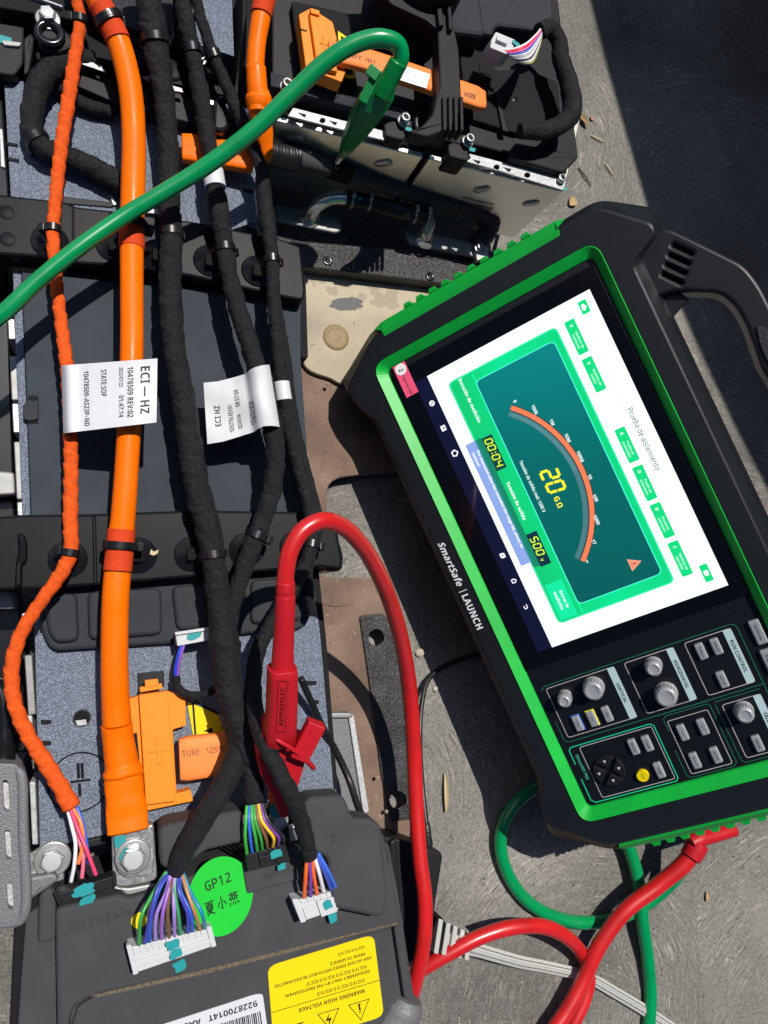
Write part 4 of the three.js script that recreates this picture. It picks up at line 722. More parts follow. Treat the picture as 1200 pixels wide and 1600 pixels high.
{
  /* hoses along the metal side */
  const t = thing('fabric_hose', 'black fabric covered hose running along the bare metal module side', 'hose', P(600, 285, 0.06));
  const pa = path([[404, 238, 0.1, 30], [424, 240, 0.096, 34], [450, 246, 0.092, 36], [470, 248, 0.09, 34], [505, 258, 0.085, 30], [540, 269, 0.08, 30], [600, 287, 0.073, 28], [660, 304, 0.068, 28], [718, 320, 0.064, 28], [750, 328, 0.06, 30], [766, 342, 0.054, 32], [762, 362, 0.046, 30], [744, 384, 0.04, 28]]);
  const T = (x, y, h) => tNear(pa, P(x, y, h));
  const t1 = T(463, 247, 0.09), t2 = T(515, 260, 0.085), t3 = T(546, 270, 0.08), t4 = T(716, 319, 0.064);
  part('corrugated_end', sweep(pa, { t1, mod: ringed(0.0028, 0.0006), grow: 0.0005 }), M.rubber, t);
  part('braided_run', sweep(pa, { t0: t1, t1: t2 }), M.weave, t);
  part('sleeve', sweep(pa, { t0: t2, t1: t3, grow: 0.0007 }), M.blackMatt, t);
  part('woven_jacket', sweep(pa, { t0: t3, t1: t4, grow: 0.0005, mod: (th, s, r) => r + 0.0004 * Math.sin(s * 4400) * (Math.cos(th) > -0.2 ? 1 : 0.3) }), M.weave, t);
  part('bent_end', sweep(pa, { t0: t4, mod: ringed(0.004, 0.0003) }), M.weave, t);
  const c = thing('coolant_pipe', 'short coolant hose between two metal elbows below the fabric hose', 'pipe', P(590, 320, 0.05));
  const e1 = path([[484, 338, 0.044, 22], [488, 330, 0.05, 22], [500, 318, 0.056, 21], [520, 310, 0.06, 20], [546, 311, 0.06, 20]]);
  part('elbow', sweep(e1), M.alu, c);
  part('elbow_foot', lathe(P(484, 340, 0.0415), [[0.0048, 0.003], [0.0075, 0.001], [0.0085, 0]], 28), M.alu, c);
  const e2 = path([[664, 372, 0.044, 20], [666, 362, 0.05, 20], [670, 350, 0.055, 20], [666, 341, 0.058, 20], [650, 336, 0.06, 20]]);
  part('elbow', sweep(e2), M.alu, c);
  part('elbow_foot', lathe(P(664, 374, 0.0435), [[0.0048, 0.003], [0.0075, 0.001], [0.0085, 0]], 28), M.alu, c);
  const hs = path([[540, 310, 0.06, 26], [580, 318, 0.06, 25], [630, 331, 0.06, 26], [668, 339, 0.059, 27]]);
  part('rubber_hose', sweep(hs), M.rubber, c);
  for (const [x, y] of [[548, 311], [575, 317], [646, 334], [666, 339]]) { const k = tNear(hs, P(x, y, 0.06)); part('hose_clamp', sweep(hs, { t0: Math.max(0, k - 0.012), t1: Math.min(1, k + 0.02), grow: 0.0009, cap: true }), M.zinc, c); part('clamp_ear', new RoundedBoxGeometry(0.003, 0.004, 0.005, 2, 0.0005).translate(...hs.at(k).add(V(0, hs.rad(k) + 0.002, 0)).toArray()), M.zinc, c); }
  for (const [x, y] of [[562, 314], [655, 336]]) { const p = hs.at(tNear(hs, P(x, y, 0.06))); paintDab(x, y - 4, p.y + 0.0062, 0.0026, 0.0016, c); }
}
{
  /* module in the upper left corner */
  const t = thing('battery_module', 'grainy black battery module in the top left corner beneath the cables', 'battery module', P(200, 160, 0.03));
  const h = 0.093;
  part('lid', prism([[6, 122], [120, 140], [300, 190], [420, 230], [418, 340], [300, 380], [18, 330]], h, 0.06, { r: 0.001 }), M.speck, t, 'grainy grey lid');
  part('body', prism([[-40, -120], [425, -120], [425, 120], [300, 190], [120, 140], [-40, 118]], 0.088, 0.07, {}), M.blackMatt, t);
  part('side_band', prism([[-30, 120], [2, 122], [16, 330], [-30, 330]], 0.084, 0.05, {}), M.blackGloss, t);
  part('lid_strip', prism([[-1, 200], [4, 202], [8, 262], [1, 260]], 0.0855, 0.004, { bevel: 0.0005 }), M.zincWhite, t, 'white edge strip');
  for (const [x, y] of [[10, 221], [12, 245]]) vent([[x, y], [x + 18, y + 4], [x + 18, y + 8], [x, y + 5]], h + 0.0008, t);
  // black ledge with a punched bright strip
  part('ledge', prism([[84, 82], [180, 104], [330, 142], [420, 168], [425, 225], [300, 192], [188, 164], [84, 118]], 0.104, 0.03, { r: 0.001 }), M.black, t);
  part('ledge_top', prism([[86, 74], [260, 112], [420, 154], [424, 166], [260, 128], [86, 90]], 0.11, 0.01, { r: 0.001 }), M.steelBlack, t);
  for (const q of [[[92, 88], [97, 88], [97, 94], [92, 94]], [[122, 98], [128, 84], [134, 88], [156, 106], [158, 102], [166, 113]], [[221, 120], [232, 119], [241, 133]], [[222, 120], [240, 126], [240, 132]], [[267, 133], [284, 138], [286, 144], [267, 141]]]) part('bright_cutout', prism(q, 0.1112, 0.0006, { bevel: 0 }), M.zincWhite, t, 'bright metal seen through the ledge');
  part('arm', prism([[58, 46], [74, 36], [108, 46], [120, 72], [88, 82], [60, 72]], 0.118, 0.02, { r: 0.004, bevel: 0.003 }), M.black, t);
  part('arm_loop', lathe(P(78, 56, 0.118), [[0.005, 0], [0.008, 0], [0.009, 0.002], [0.008, 0.004], [0.005, 0.004], [0.004, 0.001], [0.005, 0]], 32), M.blackGloss, t);
  bolt(75, 31, 0.118, 0.0048, t, { rise: 0.006 });
  part('bracket_block', prism([[-20, 20], [38, 30], [36, 100], [22, 118], [-20, 112]], 0.102, 0.03, { r: 0.003 }), M.black, t);
  part('bracket_lip', prism([[2, 62], [34, 66], [30, 72], [6, 70]], 0.104, 0.004, { r: 0.001 }), M.clearGrey, t);
  part('post', prism([[36, 60], [48, 50], [54, 60], [46, 110], [38, 118]], 0.112, 0.03, { r: 0.002 }), M.black, t);
  paintDab(20, 122, 0.0938, 0.0034, 0.0024, t);
  paintDab(6, 62, 0.1026, 0.005, 0.003, t);
  // upper plates
  part('upper_plate', prism([[350, -80], [362, -20], [366, 88], [300, 66], [286, 40], [280, -80]], 0.116, 0.03, { r: 0.001 }), M.speck, t, 'grainy upper plate');
  part('upper_plate', prism([[130, -80], [270, -60], [270, 66], [190, 40], [140, 10]], 0.106, 0.03, { r: 0.001 }), M.speckDark, t);
  part('upper_trim', prism([[20, -20], [98, 8], [97, 11], [19, -17]], 0.115, 0.004, { bevel: 0.0006 }), M.zincWhite, t);
  part('upper_block', prism([[-20, -60], [110, -40], [118, 30], [60, 22], [-20, 8]], 0.112, 0.03, { r: 0.003 }), M.blackMatt, t);
  part('stop_block', prism([[334, 150], [352, 146], [360, 200], [346, 206], [332, 200]], 0.116, 0.03, { r: 0.004, bevel: 0.004 }), M.blackGloss, t);
  part('upright', prism([[380, -60], [388, -60], [384, 90], [370, 150], [366, 140], [378, 60]], 0.125, 0.04, { r: 0.001 }), M.steelBlack, t);
  bolt(312, 94, 0.106, 0.003, t, { socket: true });
  for (const [x, y] of [[214, 96], [268, 110], [318, 122]]) part('boss', lathe(P(x, y, 0.11), [[0, 0.002], [0.0055, 0.002], [0.0075, 0.001], [0.008, 0]], 28), M.steelBlack, t);
  part('side_tab', prism([[98, 306], [178, 316], [176, 324], [96, 318]], h + 0.001, 0.003, { r: 0.001 }), M.black, t);
  part('end_plate', prism([[376, 290], [404, 300], [404, 360], [384, 352]], h - 0.002, 0.02, {}), M.speck, t);
  part('clip_wire', prism([[172, 306], [176, 306], [182, 320], [177, 320]], h + 0.002, 0.001, { bevel: 0 }), M.zincWhite, t);
  part('bright_edge', prism([[396, 298], [400, 298], [405, 336], [401, 336]], h + 0.001, 0.003, { bevel: 0.0004 }), M.zincWhite, t);
  part('vent_slot', prism([[381, 294], [396, 298], [396, 302], [381, 298]], h + 0.0008, 0.001, { bevel: 0 }), M.blackMatt, t);
  part('white_tab', prism([[222, 324], [262, 328], [262, 336], [224, 332]], 0.1, 0.004, { r: 0.001 }), M.clearGrey, t);
  paintDab(228, 327, 0.1004, 0.0028, 0.0014, t);
}
{
  /* orange bus bar crossing under the black looms */
  const t = thing('busbar', 'short orange busbar sleeve crossing beneath the black looms and the green cable', 'busbar', P(345, 235, 0.1));
  const pa = path([[284, 232, 0.102, 44], [304, 234, 0.103, 46], [340, 240, 0.105, 44], [372, 246, 0.107, 42], [396, 250, 0.108, 40]]);
  part('sleeve', sweep(pa, { flat: () => 0.45, sides: 24, mod: (th, s, r) => r * Math.pow(Math.abs(Math.cos(th)) ** 5 + Math.abs(Math.sin(th)) ** 5, -0.2) }), M.orange, t);
}
{
  /* middle module: smooth dark cover */
  const t = thing('battery_module', 'smooth dark grey battery module cover between the two black crossbars', 'battery module', P(250, 620, 0.03));
  const h = 0.0865;
  part('cover', prism([[34, 425], [470, 470], [470, 560], [486, 800], [500, 840], [50, 840]], h, 0.07, { r: 0.001 }), M.plate, t, 'smooth dark cover');
  part('grain_strip', prism([[20, 425], [33, 425], [49, 840], [36, 840]], h - 0.003, 0.06, { bevel: 0.0006 }), M.speck, t, 'grainy edge strip');
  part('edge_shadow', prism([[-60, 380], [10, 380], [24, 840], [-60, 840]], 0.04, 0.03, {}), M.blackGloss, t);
  for (const [y0, y1, b] of [[498, 530, 1], [556, 625, 0], [630, 676, 1], [690, 780, 0], [784, 806, 1]]) { const x = (y) => 11 + (y - 480) * 0.05; part('rail_segment', prism([[x(y0), y0], [x(y0) + 11, y0], [x(y1) + 11, y1], [x(y1), y1]], h - 0.006, 0.03, { r: 0.001, bevel: 0.0015 }), b ? M.zinc : M.aluDark, t); }
  for (const [y] of [[618], [655]]) part('cover_slot', prism([[43, y], [59, y], [60, y + 7], [45, y + 7]], h + 0.0004, 0.001, { bevel: 0 }), M.blackMatt, t);
  part('cover_hook', prism([[36, 632], [46, 626], [60, 626], [60, 655], [46, 658], [36, 654]], h + 0.002, 0.01, { r: 0.001, bevel: 0.0012 }), M.ribbed, t);
  part('side_roll', prism([[454, 400], [478, 430], [482, 560], [470, 560], [452, 480]], h - 0.004, 0.06, { r: 0.003 }), M.blackMatt, t);
  part('metal_tab', prism([[-40, 732], [22, 738], [24, 772], [-40, 776]], 0.06, 0.01, { r: 0.002, bevel: 0.002 }), M.aluDark, t);
}
{
  /* two black crossbars carrying the cable bases */
  const h = 0.099;
  const a = thing('crossbar', 'black steel crossbar just below the green cable at upper left', 'crossbar', P(240, 380, 0.08));
  part('bar', prism([[-60, 296], [100, 314], [118, 322], [190, 330], [300, 345], [436, 372], [470, 384], [474, 420], [478, 456], [474, 470], [440, 464], [300, 432], [190, 416], [120, 412], [100, 404], [-60, 394]], h, 0.018, { r: 0.003, bevel: 0.0018 }), M.steelBlack, a);
  part('end_lip', prism([[448, 382], [468, 392], [470, 430], [476, 458], [466, 474], [444, 466]], h - 0.005, 0.06, { r: 0.004, bevel: 0.003 }), M.steelBlack, a);
  for (const [x, y] of [[112, 318], [170, 330]]) part('crease', prism([[x, y], [x + 4, y + 1], [x + 4, y + 88], [x, y + 88]], h + 0.0012, 0.004, { bevel: 0.0009 }), M.steelBlack, a);
  for (const [x, y] of [[10, 332], [12, 374]]) part('dimple', lathe(P(x, y, h), [[0, 0.0008], [0.003, 0.0006], [0.0046, 0]], 24), M.steelBlack, a);
  const b = thing('crossbar', 'black steel crossbar running behind the red cable loop at mid left', 'crossbar', P(260, 855, 0.08));
  part('bar', prism([[-60, 812], [10, 806], [34, 804], [142, 803], [164, 802], [300, 797], [525, 800], [528, 840], [536, 876], [532, 890], [500, 886], [300, 902], [160, 914], [60, 921], [-60, 924]], h, 0.02, { r: 0.003, bevel: 0.0018 }), M.steelBlack, b);
  part('end_lip', prism([[514, 802], [528, 804], [530, 842], [538, 868], [536, 892], [512, 894], [500, 880]], h - 0.004, 0.055, { r: 0.004, bevel: 0.003 }), M.blackGloss, b);
  part('crease', prism([[144, 805], [150, 805], [152, 914], [146, 914]], h + 0.0016, 0.006, { bevel: 0.0014 }), M.steelBlack, b);
  part('swage', prism([[26, 832], [38, 834], [42, 850], [42, 876], [34, 884], [34, 918], [22, 918], [24, 880], [28, 860]], h + 0.004, 0.012, { r: 0.004, bevel: 0.003 }), M.steelBlack, b);
  const disc = (x, y, g, r = 0.0108) => { const d = part('cable_base', lathe(P(x, y, h), [[0, 0.0052], [r * 0.3, 0.0052], [r * 0.38, 0.0036], [r * 0.92, 0.0011], [r, 0.0009], [r * 1.02, 0]], 48), M.blackGloss, g); part('cable_base_block', new RoundedBoxGeometry(0.006, 0.005, 0.008, 2, 0.001).translate(...P(x, y, h + 0.005).toArray()), M.blackMatt, d); };
  for (const [x, y] of [[78, 378], [178, 384], [246, 400], [328, 408], [402, 424]]) disc(x, y, a);
  for (const [x, y] of [[106, 874], [216, 868], [300, 866], [384, 860], [462, 856]]) disc(x, y, b);
  part('paper_scrap', prism([[236, 858], [240, 862], [248, 859], [246, 865], [240, 868], [234, 866]], h + 0.0026, 0.0004, { bevel: 0 }), std(lin(0.5, 0.42, 0.25), 0.8), b);
}
{
  /* lower module: ribbed cap and grainy plate */
  const t = thing('battery_module', 'grainy grey battery module with ribbed black cap, below the lower crossbar', 'battery module', P(280, 1100, 0.03));
  const h = 0.08;
  part('lid', prism([[52, 900], [485, 880], [500, 985], [522, 1236], [290, 1276], [62, 1328]], h, 0.062, { r: 0.001 }), M.speck, t, 'grainy grey lid');
  part('lid_wall', prism([[485, 890], [500, 985], [522, 1236], [528, 1232], [510, 1000], [498, 890]], h - 0.001, 0.06, { bevel: 0.0005 }), M.blackMatt, t);
  part('cap', prism([[60, 930], [64, 985], [74, 1008], [86, 1018], [270, 1006], [276, 1000], [470, 984], [486, 966], [488, 890], [60, 890]], h + 0.006, 0.01, { r: 0.004, bevel: 0.0022, seg: 3 }), M.ribbed, t, 'ribbed black cap');
  for (const q of [[[68, 930], [120, 926], [124, 1002], [88, 1006], [74, 990]], [[136, 924], [252, 918], [254, 992], [138, 1001]], [[268, 916], [380, 908], [380, 976], [276, 986]], [[392, 906], [480, 900], [478, 962], [464, 972], [392, 976]]]) part('cap_rib', prism(q, h + 0.0095, 0.006, { r: 0.005, bevel: 0.0026, seg: 3 }), M.ribbed, t);
  for (const [x, y] of [[62, 982], [64, 1125], [64, 1158], [478, 1064], [482, 1094]]) vent([[x, y], [x + 16, y], [x + 16, y + 6], [x, y + 7]], h + 0.0006, t);
  part('drill_hole', lathe(P(128, 1122, h), [[0.0001, -0.004], [0.0046, -0.004], [0.0048, 0.0002], [0.0052, 0.0003]], 32), M.blackMatt, t);
  part('hole_base', lathe(P(128, 1122, h), [[0, 0.0002], [0.0046, 0.0002]], 32), M.blackMatt, t);
  part('hole_chip', prism([[118, 1126], [134, 1124], [136, 1132], [121, 1134]], h + 0.0006, 0.0003, { bevel: 0 }), M.zincWhite, t);
  { const c = P(124, 1222, h), ringG = lathe(c, [[0.0165, 0], [0.0167, 0.0005], [0.0173, 0.0005], [0.0175, 0]], 48); part('embossed_ring', ringG, M.speckDark, t); part('embossed_minus', [barGeo(P(122, 1192, h + 0.0003), P(123, 1216, h + 0.0003), 0.0016, 0.0006, V(0, 1, 0), 0), barGeo(P(128, 1192, h + 0.0003), P(129, 1216, h + 0.0003), 0.0016, 0.0006, V(0, 1, 0), 0), barGeo(P(110, 1222, h + 0.0003), P(142, 1218, h + 0.0003), 0.0012, 0.0006, V(0, 1, 0), 0), barGeo(P(124, 1224, h + 0.0003), P(125, 1244, h + 0.0003), 0.0016, 0.0006, V(0, 1, 0), 0)], M.speckDark, t); }
  part('side_rail', prism([[38, 1024], [50, 1024], [56, 1116], [44, 1118]], h - 0.004, 0.03, { r: 0.001, bevel: 0.0014 }), M.aluDark, t);
  for (const [y0, y1] of [[958, 984], [1118, 1160], [1222, 1320]]) part('side_rail', prism([[34 + (y0 - 958) * 0.045, y0], [43 + (y0 - 958) * 0.045, y0], [43 + (y1 - 958) * 0.045, y1], [34 + (y1 - 958) * 0.045, y1]], h - 0.006, 0.03, { r: 0.001, bevel: 0.001 }), M.zincWhite, t);
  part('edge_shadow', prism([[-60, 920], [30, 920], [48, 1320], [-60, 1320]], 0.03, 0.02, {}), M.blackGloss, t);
  part('side_box', prism([[-40, 920], [22, 926], [24, 952], [-40, 952]], 0.07, 0.02, { r: 0.003, bevel: 0.003 }), M.aluDark, t);
  part('side_tube', sweep(path([[-20, 1066, 0.06, 30], [0, 1080, 0.06], [8, 1110, 0.06, 32], [6, 1200, 0.06]])), M.blackGloss, t);
  part('front_edge', prism([[58, 1330], [290, 1278], [420, 1254], [420, 1264], [290, 1290], [60, 1344]], h - 0.006, 0.03, { bevel: 0.001 }), M.black, t);
}

/* ------------------------------------------------------------------ control box at the bottom */
const BH = 0.106;                                       // level of its lid
{
  const t = thing('junction_box', 'black moulded battery junction box with yellow warning label and green round sticker at the bottom', 'junction box', P(340, 1450, 0.03));
  part('base', prism([[40, 1430], [70, 1410], [175, 1392], [240, 1378], [380, 1340], [478, 1330], [598, 1300], [620, 1380], [648, 1560], [660, 1700], [20, 1700]], BH - 0.012, 0.07, { r: 0.003 }), M.bdu, t);
  part('lid', prism([[86, 1420], [186, 1398], [200, 1404], [236, 1394], [262, 1378], [384, 1352], [476, 1336], [484, 1330], [598, 1302], [612, 1360], [626, 1444], [600, 1458], [540, 1468], [320, 1520], [150, 1556], [116, 1572], [108, 1600], [112, 1700], [90, 1700]], BH, 0.018, { r: 0.004, bevel: 0.0028, seg: 3 }), M.bdu, t, 'dusty black lid');
  part('front_face', prism([[112, 1604], [120, 1574], [150, 1556], [320, 1520], [540, 1464], [622, 1446], [634, 1520], [640, 1700], [112, 1700]], BH - 0.009, 0.02, { r: 0.002 }), M.bdu, t, 'recessed front face');
  part('left_flank', prism([[22, 1440], [62, 1420], [86, 1424], [92, 1700], [10, 1700]], BH - 0.03, 0.05, { r: 0.003 }), M.blackMatt, t);
  part('left_post', prism([[60, 1400], [76, 1386], [88, 1394], [88, 1470], [58, 1480]], BH - 0.004, 0.03, { r: 0.004, bevel: 0.0025 }), M.bdu, t);
  // raised blocks on the lid
  part('raised_block', prism([[248, 1296], [262, 1288], [372, 1266], [380, 1272], [382, 1316], [320, 1330], [296, 1350], [262, 1360], [250, 1352]], BH + 0.014, 0.024, { r: 0.004, bevel: 0.003, seg: 3 }), M.bdu, t, 'raised block beside the lug');
  part('raised_block', prism([[474, 1256], [484, 1246], [536, 1242], [546, 1262], [550, 1278], [582, 1280], [596, 1290], [600, 1330], [606, 1400], [598, 1436], [520, 1420], [512, 1340], [478, 1330]], BH + 0.014, 0.022, { r: 0.005, bevel: 0.003, seg: 3 }), M.bdu, t, 'raised block at the right');
  part('raised_block', prism([[378, 1346], [470, 1322], [478, 1372], [386, 1398]], BH + 0.003, 0.008, { r: 0.002 }), M.bdu, t);
  part('side_skirt', prism([[600, 1316], [608, 1320], [630, 1440], [644, 1560], [632, 1560], [616, 1450]], BH - 0.004, 0.06, { r: 0.002 }), M.bdu, t);
  part('lip_dust', prism([[140, 1556], [320, 1515], [470, 1478], [620, 1441], [622, 1444], [470, 1483], [322, 1521], [152, 1558]], BH + 0.0006, 0.0006, { bevel: 0 }), std(lin(0.2, 0.155, 0.1), 0.95, { alphaMap: tSpeckBump, transparent: true }), t, 'sandy dust along the lip');
  part('corner_tube', sweep(path([[560, 1660, 0.08, 90], [604, 1614, 0.086, 84], [628, 1574, 0.09, 66], [634, 1556, 0.09, 52]])), M.castGrey, t, 'grey corner tube');
  const slit = (pts) => part('recess', prism(pts, BH + 0.0022, 0.0006, { bevel: 0 }), M.blackMatt, t);
  // embossed characters, read from the far side of the box
  const emb = (txt, x0, y0, x1, y1, hgt, px, lv = BH + 0.0006) => {
    const tx = canvasTex(512, 96, (c) => { c.fillStyle = '#000'; c.fillRect(0, 0, 512, 96); c.strokeStyle = '#fff'; c.fillStyle = '#fff'; c.lineWidth = 5; c.font = 'bold 66px sans-serif'; c.textBaseline = 'middle'; let x = 8; for (const ch of txt) { if (ch === '#') { for (const s of [[4, 14, 56, 14], [4, 48, 56, 48], [4, 82, 56, 82], [8, 14, 8, 82], [52, 14, 52, 82], [30, 14, 30, 82]]) { c.beginPath(); c.moveTo(x + s[0], s[1]); c.lineTo(x + s[2], s[3]); c.stroke(); } x += 66; } else if (ch === '+') { for (const s of [[4, 30, 56, 30], [30, 8, 30, 88], [6, 60, 54, 60], [30, 60, 8, 86], [30, 60, 54, 86]]) { c.beginPath(); c.moveTo(x + s[0], s[1]); c.lineTo(x + s[2], s[3]); c.stroke(); } x += 66; } else { c.fillText(ch, x, 48); x += c.measureText(ch).width + 4; } } }, false);
    const a = P(x0, y0, lv), b = P(x1, y1, lv), u = b.clone().sub(a), L = u.length(); u.normalize(); const up = V(u.z, 0, -u.x); // text runs a to b
    const w = V(0, 1, 0).clone().cross(u).negate();
    const g = new THREE.PlaneGeometry(L, L * 96 / 512); g.applyMatrix4(new THREE.Matrix4().makeBasis(u, V(0, 1, 0).cross(u), V(0, 1, 0)).setPosition(a.clone().add(b).multiplyScalar(0.5)));
    part('embossed_text', g, std(lin(0.024, 0.023, 0.022), 0.5, { alphaMap: tx, transparent: true }), t);
  };
  emb('BDU+#+##', 208, 1424, 100, 1452, 0, 0);
  emb('U##+##', 466, 1352, 396, 1378, 0, 0, BH + 0.0034);
  emb('#+1', 522, 1318, 516, 1268, 0, 0, BH + 0.0146);
  // labels
  const fl = (c, tx, y, size, al, X, bold) => { c.font = (bold ? 'bold ' : '') + size + 'px sans-serif'; c.textAlign = al; c.fillText(tx, X, y); };
  const glyph = { '高': 1, '压': 2 };
  const pseudo = (c, x, y, n, s) => { c.lineWidth = Math.max(2, s * 0.1); for (let i = 0; i < n; i++) { const o = x + i * s * 1.12, k = i % 4; const L = [[[0, .2, 1, .2], [.5, 0, .5, .2], [.2, .4, .8, .4], [.1, .65, .9, .65], [.1, .65, .1, 1], [.9, .65, .9, 1], [.35, .8, .65, .8]], [[0, .1, 1, .1], [.1, .1, .05, 1], [.5, .3, .5, .9], [.25, .55, .85, .55], [.15, .95, .95, .95]], [[.2, 0, .2, 1], [0, .3, .4, .3], [.5, .2, 1, .2], [.75, 0, .75, 1], [.5, .6, 1, .6], [.5, 1, .7, .6]], [[.1, .15, .9, .15], [.1, .5, .9, .5], [.1, .85, .9, .85], [.5, 0, .5, 1]]][k]; for (const q of L) { c.beginPath(); c.moveTo(o + q[0] * s, y + q[1] * s); c.lineTo(o + q[2] * s, y + q[3] * s); c.stroke(); } } };
  const roundMask = canvasTex(256, 256, (c) => { c.fillStyle = '#000'; c.fillRect(0, 0, 256, 256); c.fillStyle = '#fff'; c.beginPath(); const k = 26; c.moveTo(k, 0); c.lineTo(256 - k, 0); c.quadraticCurveTo(256, 0, 256, k); c.lineTo(256, 256 - k); c.quadraticCurveTo(256, 256, 256 - k, 256); c.lineTo(k, 256); c.quadraticCurveTo(0, 256, 0, 256 - k); c.lineTo(0, k); c.quadraticCurveTo(0, 0, k, 0); c.fill(); }, false);
  const warn = canvasTex(880, 680, (c) => {
    c.fillStyle = '#efd600'; c.fillRect(0, 0, 880, 680); c.fillStyle = c.strokeStyle = '#1d1a08';
    // drawn right way up; it lies upside down on the box
    c.textBaseline = 'middle';
    c.lineWidth = 6; const tr = (x, y, s) => { c.beginPath(); c.moveTo(x, y - s); c.lineTo(x + s, y + s * 0.75); c.lineTo(x - s, y + s * 0.75); c.closePath(); c.stroke(); };
    tr(190, 110, 84); c.font = 'bold 96px serif'; c.textAlign = 'center'; c.fillText('i', 190, 126);
    tr(440, 110, 84); c.beginPath(); c.moveTo(452, 50); c.lineTo(418, 116); c.lineTo(446, 116); c.lineTo(428, 166); c.lineTo(470, 100); c.lineTo(442, 100); c.closePath(); c.fill();
    c.beginPath(); c.arc(690, 70, 20, 0, 7); c.fill(); c.fillRect(670, 92, 42, 40); c.fillRect(652, 104, 80, 14); c.fillRect(640, 140, 100, 10);
    c.fillStyle = '#c23a1a'; c.fillRect(640, 84, 14, 22); c.fillStyle = '#1d1a08';
    c.font = 'bold 44px sans-serif'; c.textAlign = 'left'; c.fillText('WARNING HIGH VOLTAGE', 130, 250, 560);
    c.fillRect(0, 296, 880, 5);
    pseudo(c, 120, 320, 12, 30);
    c.font = 'bold 34px sans-serif'; c.fillText('DISASSEMBLY ONLY BY THE PROFESSIONAL', 70, 396);
    pseudo(c, 90, 424, 15, 30);
    c.fillText('HIGH VOLTAGE SERVICE SWITCH MUST BE DISCONNECTED', 40, 500, 800); c.fillText('PRIOR TO SERVICE', 90, 546);
    c.font = '26px sans-serif'; pseudo(c, 90, 590, 8, 26);
  });
  const lv = BH - 0.0085;
  const lq = (bl, br, tr2, tl) => [[...tl], [...tr2], [...br], [...bl]];
  // corners in reading order of the printing (its top is toward the picture's bottom edge)
  const wl = sheet(lerpGrid([[600, 1588, lv], [428, 1640, lv], [418, 1510, lv], [584, 1460, lv]], 6, 5), 0.0003);
  part('warning_label', wl, phys(lin(0.8, 0.8, 0.8), 0.5, { map: warn, alphaMap: roundMask, transparent: true, specularIntensity: 0.5 }), t, 'yellow high voltage warning label');
  const code = canvasTex(760, 300, (c) => { c.fillStyle = '#e4eaf0'; c.fillRect(0, 0, 760, 300); c.fillStyle = '#16181c'; let x = 30; while (x < 700) { const w = 3 + Math.floor(rnd() * 7); c.fillRect(x, 30, w, 150); x += w + 3 + Math.floor(rnd() * 6); } c.font = 'bold 56px sans-serif'; c.fillText('922870014T   AA01', 40, 258, 660); });
  part('code_label', sheet(lerpGrid([[420, 1620, lv], [226, 1676, lv], [214, 1614, lv], [410, 1550, lv]], 6, 3), 0.0003), phys(lin(0.66, 0.66, 0.66), 0.5, { map: code, alphaMap: roundMask, transparent: true, specularIntensity: 0.5 }), t, 'white bar code label');
  const han = { a: [[1, 1, 9, 1], [5, 1, 4.5, 2.5], [2.5, 2.5, 7.5, 2.5], [2.5, 2.5, 2.5, 6], [7.5, 2.5, 7.5, 6], [2.5, 3.7, 7.5, 3.7], [2.5, 4.8, 7.5, 4.8], [2.5, 6, 7.5, 6], [4.5, 6, 2, 8], [3.5, 7, 7, 7], [7, 7, 2, 10], [4, 7.8, 8.5, 10]], b: [[5, 1, 5, 9], [5, 9, 4, 8.3], [3, 4, 1.5, 7], [7, 4, 8.8, 7]], c: [[1, 2, 9, 2], [3.5, 1, 3.5, 3], [6.5, 1, 6.5, 3], [4, 3.5, 6, 3.5], [4, 3.5, 4, 6], [6, 3.5, 6, 6], [4, 6, 6, 6], [2.5, 3.5, 2.5, 6.5], [1, 5, 2.5, 5], [7.5, 3.5, 7.5, 6.5], [7.5, 5, 9, 4.5], [1.5, 8, 1, 9.5], [4, 8, 4, 9.5], [6, 8, 6.3, 9.5], [8, 8, 9, 9.5]] };
  const green = canvasTex(384, 384, (c) => { c.fillStyle = '#12d238'; c.fillRect(0, 0, 384, 384); c.fillStyle = c.strokeStyle = '#0b2a12'; c.translate(192, 192); c.rotate(-0.2); c.font = 'bold 62px monospace'; c.textAlign = 'center'; c.textBaseline = 'middle'; c.fillText('GP12', 0, -70); c.lineWidth = 6; c.lineCap = 'round'; ['a', 'b', 'c'].forEach((k, i) => { for (const s of han[k]) { c.beginPath(); c.moveTo(-98 + i * 66 + s[0] * 6, -2 + s[1] * 6.6); c.lineTo(-98 + i * 66 + s[2] * 6, -2 + s[3] * 6.6); c.stroke(); } }); });
  const cc = P(345, 1400, BH + 0.0014), gd = new THREE.CylinderGeometry(0.0198, 0.0198, 0.0004, 56); gd.scale(0.95, 1, 1.1); gd.rotateX(-0.05);
  { const u = gd.attributes.uv, p = gd.attributes.position; for (let i = 0; i < p.count; i++) u.setXY(i, 0.5 + p.getX(i) / 0.041, 0.5 - p.getZ(i) / 0.046); }
  gd.translate(cc.x, cc.y, cc.z);
  part('round_sticker', gd, phys(lin(0.72, 0.72, 0.72), 0.5, { map: green, specularIntensity: 0.5 }), t, 'green round sticker reading GP12');
  part('dot_sticker', lathe(P(217, 1438, BH + 0.0004), [[0, 0.0004], [0.0042, 0.0004], [0.0042, 0]], 24), M.yellow, t, 'small yellow dot');
}
